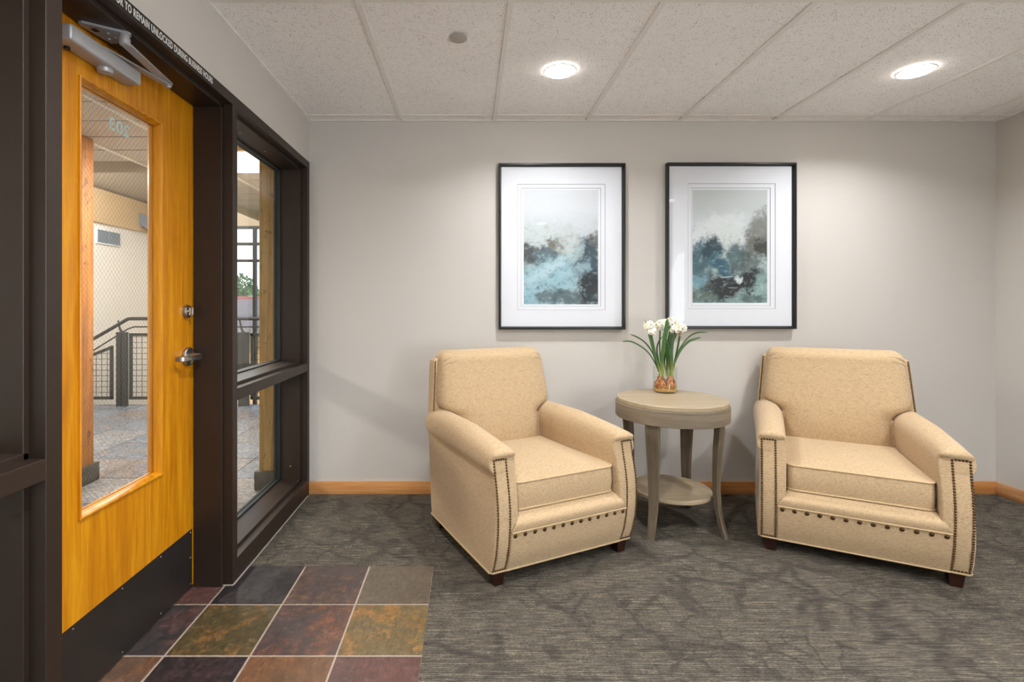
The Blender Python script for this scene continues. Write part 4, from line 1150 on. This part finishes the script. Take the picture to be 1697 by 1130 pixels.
picture(pr(1106.5, 3.262), pr(1321, 3.262), pz(545, 3.262), pz(269, 3.262), art2, pr(1147.5), pr(1272.5), pz(502.5), pz(314), [(pr(1140), pr(1285), pz(512), pz(304)), (pr(1145.5), pr(1277), pz(507), pz(311)) ],
        'black framed abstract print on the right, teal and near black')

# ------------------------------------------------------------------ lobby seen through the glass
LH = 2.420
LX0, LXB, LYS, LYE = -6.2, -2.71, 4.25, 7.0
mb = MB()
lx_ = [LX0, -5.6, -5.0, -4.4, -3.8, -3.2, -2.6, -2.0, -1.4, -1.262]
xs2 = [OUT - 0.46 * i for i in range(12)][::-1]; ys2 = [-1.0 + 0.46 * i for i in range(16)]; ys2.append(6.25)
lcols = [S(118, 126, 138), S(128, 130, 136), S(108, 116, 128), S(132, 128, 126), S(124, 112, 106), S(102, 110, 122)]
tiles(xs2, ys2, 0.0, mb, lambda i, j: (random.choice(lcols), random.choice(lcols)), 0.006)
mb.mi = 1; mb.box(xs2[0], OUT, -1.0, 6.25, -0.05, -0.004)
struct('floor_lobby', mb, [M['lobby_slate'], M['plinth']], 'grey cleft slate floor of the lobby beyond the glass', 'floor', smooth=30)
# lobby ceiling boards
M['lobby_ceiling'] = wall_mat('lobby_ceiling_panel', srgb(206, 196, 182), 0.1, 40)
mb = MB(); y = 2.897 - 0.305 * 14
while y < LYE:
    y1 = min(y + 0.299, LYE)
    x0 = LX0 if y1 < LYS + .01 else LXB
    mb.box(x0, OUT, y + 0.012, y1, LH, LH + 0.02)
    y += 0.305
mb.box(LX0, OUT, -1.5, LYS, LH + .06, LH + 0.10); mb.box(LXB, OUT, LYS, LYE, LH + .06, LH + .10)
struct('ceiling_lobby', mb, M['lobby_ceiling'], 'boarded lobby ceiling beyond the glass', 'ceiling', smooth=0)
mb = MB(); mb.box(LX0, LXB - 0.03, LYS, LYS + 0.03, LH - 0.055, 3.3); mb.box(LXB - 0.03, LXB, LYS, LYE, LH - 0.085, 3.3)
struct('trim_2', mb, M['lobby_beige'], 'fascia at the edge of the lobby ceiling', 'trim', smooth=0)
mb = MB(); mb.box(-2.150, -2.130, LYS - 2.5, LYE, LH - 0.012, LH); mb.box(-2.735, -2.72, LYS - 2.5, LYS - .001, LH - .012, LH)
struct('trim_3', mb, M['white_trim'], 'slim white ceiling rail in the lobby', 'trim', smooth=0)
# stairwell
mb = MB(); mb.box(-5.1, -5.0, LYS, 8.0, -3, 2.35); struct('wall_stair', mb, M['lobby_wall'], 'white stucco stairwell wall', 'wall', smooth=0)
mb = MB(); mb.box(-5.1, -4.96, LYS, 8.0, 2.35, 2.80); struct('wall_stair_upper', mb, M['lobby_warm_lit'], 'upper stairwell wall with warm lamplight painted in as a tan band', 'wall', smooth=0)
mb = MB(); mb.prism([(-5.1, LYS, 2.80), (-2.6, LYS, 3.6), (-2.6, LYS, 3.7), (-5.1, LYS, 2.9)], (0, 3.75, 0)); struct('ceiling_stair', mb, M['lobby_beige'], 'sloped beige stairwell ceiling', 'ceiling', smooth=0)
mb = MB(); mb.box(-5.1, -3.9, 7.9, 8.0, -3, 3.7); mb.box(-3.96, -3.9, LYE, 7.9, -3, 3.7); struct('wall_stair_end', mb, M['lobby_wall'], 'end wall of the stairwell', 'wall', smooth=0)
mb = MB(); mb.box(LX0 - .1, LX0, -1.5, LYS, -.05, LH + .1); mb.box(LX0, OUT, -1.1, -1.0, -0.05, LH + .1); mb.box(LX0, -5.0, LYS - .04, LYS, -0.05, LH - .06)
struct('wall_lobby', mb, M['lobby_wall'], 'far walls of the lobby', 'wall', smooth=0)
mb = MB(); mb.box(-5.0, OUT, 6.21, 6.25, -3, -0.05); mb.box(-5.0, OUT, 4.25, 8.0, -3.05, -3.0)
struct('floor_stair', mb, M['lobby_wall'], 'landing edge and stairwell floor', 'floor', smooth=0)
# window wall at the far side
mb = MB(); mb.box(-3.9, -0.9, LYE, LYE + .12, 2.335, 3.7); mb.box(-3.9, -0.9, LYE, LYE + .12, -3.0, -0.6)
mb.box(-1.3, -1.2, 3.364, LYE + .1, -3, LH + .1)
struct('wall_window', mb, M['lobby_beige'], 'beige wall over the lobby windows', 'wall', smooth=0)
mb = MB()
for z in (2.320, 2.090, 1.855, 0.4, -0.58): mb.box(-3.84, -1.3, LYE - .01, LYE + .05, z - .018, z + .018)
for x in (-3.81, -2.986, -2.16, -1.33): mb.box(x - .019, x + .019, LYE - .012, LYE + .052, -0.6, 2.335)
mb_o = struct('window_3', mb, M['rail_metal'], 'dark framed lobby window wall with daylight', 'window', smooth=0)
MB().box(-3.84, -1.3, LYE + .018, LYE + .024, -0.58, 2.32).build('window_pane', M['glass'], mb_o, smooth=0)

# columns
def column(x0, x1, y0, y1, m, cap, label):
    o = MB().box(x0, x1, y0, y1, 0.0, LH, 0.012, 3).build('timber_column', m)
    tag(o, label, 'column', 'timber columns')
    MB().box(x0 - .022, x1 + .022, y0 - .022, y1 + .022, 0.0, 0.125, 0.003).build('plinth', M['plinth'], o)
    if cap: MB().box(x0 - .42, x1 - .02, y0 + .01, y1 - .01, LH - .05, LH - .001).build('head_beam', m, o)
column(-1.415, -1.285, 3.385, 3.66, M['log'], True, 'rough sawn yellow timber column behind the side window')
column(-2.96, -2.662, 3.27, 3.57, M['log_warm'], False, 'orange timber column seen through the door glass')

# railing: posts, handrail, mesh panels
RYY = 6.14
rl = empty('railing', (-4.2, RYY, 0), 0, 'dark steel stair railing with wire mesh infill in the lobby', 'railing')
def rbuild(name, mb): 
    o = mb.build(name, M['rail_metal'], rl); o.location = (4.2, -RYY, 0); return o
def P(px_, py_): return px(px_, py_, RYY)
mb = MB(); mb.tube([P(40, 628), P(212, 528.5), P(217, 528.0), P(470, 528.0)] + [Vector((-1.32, RYY, P(470, 528).z))], 0.021, 12); rbuild('handrail', mb)
mb = MB(); mb.tube([P(40, 652), P(212, 545), P(222, 541.5), Vector((-1.32, RYY, P(222, 541.5).z))], 0.009, 8); rbuild('lower_rail', mb)
for pxx in (202.5, 404):
    X = P(pxx, 500).x
    for dx in (-.036, .036):
        mb = MB(); mb.box(X + dx - .027, X + dx + .027, RYY - .02, RYY + .02, 0.0, .905); rbuild('post', mb)
    mb = MB(); mb.tube([(X, RYY, .89), (X - .03, RYY, .95), (X - .05, RYY, 1.05)], [.022, .012, .010], 8); rbuild('bracket', mb)
def panel(x0, x1, z0, z1l, z1r, nm=0.068):
    mb = MB(); w = .034
    def zt(x): return z1l + (z1r - z1l) * (x - x0) / (x1 - x0)
    for (a, b) in (((x0, z0), (x1, z0)), ((x1, z0), (x1, z1r)), ((x0, z1l), (x1, z1r)), ((x0, z0), (x0, z1l))):
        A, B = Vector((a[0], RYY, a[1])), Vector((b[0], RYY, b[1])); t = (B - A).normalized(); n_ = Vector((-t.z, 0, t.x))
        pts = [A - n_ * w / 2 - t * w / 2, B - n_ * w / 2 + t * w / 2, B + n_ * w / 2 + t * w / 2, A + n_ * w / 2 - t * w / 2]
        mb.prism([(p.x, p.y - .012, p.z) for p in pts], (0, .024, 0))
    x = x0 + nm
    while x < x1 - .01: mb.tube([(x, RYY, z0), (x, RYY, zt(x))], .0035, 5); x += nm
    z = z0 + nm
    while z < max(z1l, z1r) - .02:
        xa = x0 if zt(x0) > z else x0 + (z - z1l) / (z1r - z1l) * (x1 - x0)
        mb.tube([(xa, RYY, z), (x1, RYY, z)], .0035, 5); z += nm
    rbuild('mesh_panel', mb)
panel(P(217, 0).x, P(392, 0).x, .10, .875, .875)
panel(P(418, 0).x, -1.36, .10, .875, .875)
panel(P(95, 0).x, P(185, 0).x, .10, .45, .72)

# vent, speaker
vt = empty('wall_vent', (-5.0, 6.955, 2.17), 0, 'white rectangular air grille high on the stucco wall', 'vent')
MB().box(0, .02, -.235, .235, -.105, .105, .004).build('grille_frame', M['vent_white'], vt)
MB().box(.015, .023, -.215, -.004, -.085, .085).build('grille_face', M['vent_dark'], vt); MB().box(.015, .023, .004, .215, -.085, .085).build('grille_face', M['vent_dark'], vt)
mb = MB(); mb.prism([(-4.96, 7.56, 2.62), (-4.75, 7.56, 2.55), (-4.75, 7.56, 2.33), (-4.96, 7.56, 2.45)], (0, .3, 0))
tag(mb.build('wall_speaker', M['vent_dark'], smooth=0), 'small dark box mounted high on the stairwell wall', 'speaker')

# lobby lights
def troffer(x, y, w, label):
    t = empty('ceiling_panel_light', (x, y, LH), 0, label, 'ceiling light', 'flat panel lights in the lobby')
    MB().box(-.31, .31, -.31, .31, -.012, -.001).build('lamp_frame', M['white_trim'], t, smooth=0)
    MB().box(-.295, .295, -.295, .295, -.016, -.0121).build('diffuser', M['troffer'], t, smooth=0)
    l = bpy.data.lights.new('panel_lamp', 'AREA'); l.shape = 'SQUARE'; l.size = 0.56; l.energy = w; l.color = (1, .93, .84)
    lo = bpy.data.objects.new('panel_lamp', l); C.objects.link(lo); lo.parent = t; lo.location = (0, 0, -.02)
troffer(-1.80, 4.115, LOBBY_W, 'bright square panel light on the lobby ceiling behind the side window')
troffer(-4.4, 0.8, LOBBY_W, 'square panel light added over the lobby, out of the glass view')  # unseen panel, added to light the lobby
troffer(-4.3, 2.3, LOBBY_W, 'unseen square panel light added over the lobby near the orange column')  # unseen panel, added to light the lobby walls
# unseen globe lamp added high in the well to brighten the stucco
t = empty('added_stair_lamp', (-4.0, 5.6, 3.0), 0, 'globe lamp added out of view to brighten the stairwell', 'lamp')
MB().lathe([(.02, -.12), (.09, -.09), (.12, 0), (.09, .09), (.02, .12)], (0, 0, 0), 24).build('globe', emis('globe_glass', (1, .86, .66), 6), t, smooth=60)
MB().tube([(0, 0, .12), (0, 0, .30)], .006, 6).build('cord', M['black_metal'], t)
l = bpy.data.lights.new('added_stair_light', 'POINT'); l.energy = 190; l.color = (1, .98, .95); l.shadow_soft_size = .14
lo = bpy.data.objects.new('added_stair_light', l); C.objects.link(lo); lo.parent = t; lo.location = (0, -.2, -.05)

# ------------------------------------------------------------------ outside
M['shingle'] = None
def shingle_mat():
    m, nt = new_mat('roof_shingle'); k = N(nt); co = k.coord()
    b = k.n('ShaderNodeTexBrick'); k.put(b.inputs['Vector'], k.mapping(co, (1, 1, 1)))
    b.inputs['Color1'].default_value = (*srgb(134, 122, 116), 1); b.inputs['Color2'].default_value = (*srgb(106, 96, 92), 1); b.inputs['Mortar'].default_value = (*srgb(70, 66, 72), 1)
    b.inputs['Scale'].default_value = 4.5; b.inputs['Mortar Size'].default_value = .03; b.inputs['Row Height'].default_value = .18
    k.out(k.bsdf(b.outputs[0], .9)); return m
def brick_mat():
    m, nt = new_mat('orange_brick'); k = N(nt); co = k.coord()
    b = k.n('ShaderNodeTexBrick'); k.put(b.inputs['Vector'], k.mapping(co, (1, 1, 1), (PI / 2, 0, 0)))
    b.inputs['Color1'].default_value = (*srgb(196, 138, 92), 1); b.inputs['Color2'].default_value = (*srgb(168, 112, 74), 1); b.inputs['Mortar'].default_value = (*srgb(205, 180, 150), 1)
    b.inputs['Scale'].default_value = 5; b.inputs['Mortar Size'].default_value = .02; b.inputs['Row Height'].default_value = .2
    k.out(k.bsdf(b.outputs[0], .9)); return m
hs = empty('neighbour_house', (-6.2, 14, -4.13), 0, 'neighbouring house with a grey shingle roof outside the lobby window', 'house')
o = MB().box(-5, 5, 0, 4, 0, 4.75).build('house_wall', brick_mat(), hs, smooth=0)
mb = MB(); mb.prism([(-5.4, -.5, 4.55), (-5.4, 2.0, 5.42), (-5.4, 4.5, 4.55), (-5.4, 4.5, 4.7), (-5.4, 2.0, 5.56), (-5.4, -.5, 4.7)], (10.8, 0, 0)); mb.build('roof', shingle_mat(), hs, smooth=0)
mb = MB(); mb.tube([(-5.4, 2.0, 5.56), (5.4, 2.0, 5.56)], .06, 6); mb.build('ridge_cap', plain('red_ridge', srgb(150, 70, 74), .8), hs)
M['grass'] = plain('hillside_green', srgb(110, 138, 74), .9, vary=.4, scale=.6)
mb = MB(); mb.grid(lambda u, v: (-60 + 90 * u, 9 + 80 * v, -4.0 + 9.8 * max(0, v - .15) ** 1.1 * 1.0 + .5 * math.sin(u * 17) * v), 30, 20)
struct('terrain', mb, M['grass'], 'green hillside outside the windows', 'ground')
M['foliage'] = plain('tree_foliage', srgb(74, 104, 66), .8, vary=.4, scale=2)
M['bark'] = plain('tree_bark', srgb(88, 74, 62), .9, vary=.3, scale=6)
def tree(x, y, z, h, r, n, label):
    t = empty('tree', (x, y, z), 0, label, 'tree', 'trees outside the lobby window')
    MB().tube([(0, 0, 0), (.1, 0, h * .4), (0, .1, h * .9)], [.22, .16, .05], 8).build('trunk', M['bark'], t)
    mb = MB()
    for i in range(n):
        a = random.uniform(0, 2 * PI); ph = random.uniform(-1, 1); rr_ = r * random.random() ** .4
        c = Vector((math.cos(a) * rr_ * math.sqrt(1 - ph * ph), math.sin(a) * rr_ * math.sqrt(1 - ph * ph), h * .72 + ph * rr_ * 1.25))
        u = Vector((random.uniform(-1, 1), random.uniform(-1, 1), random.uniform(-1, 1))).normalized(); w = u.orthogonal().normalized(); s = random.uniform(.05, .11)
        mb.poly([c - u * s, c + w * s * .6, c + u * s, c - w * s * .6])
    mb.build('foliage', M['foliage'], t, smooth=0)
tree(-10.2, 22.0, -4, 7.2, 1.15, 2600, 'loose leafy tree rising behind the shingle roof')
tree(-14.5, 27, -3.6, 5.6, 2.2, 3000, 'rounded green tree further off on the hillside')
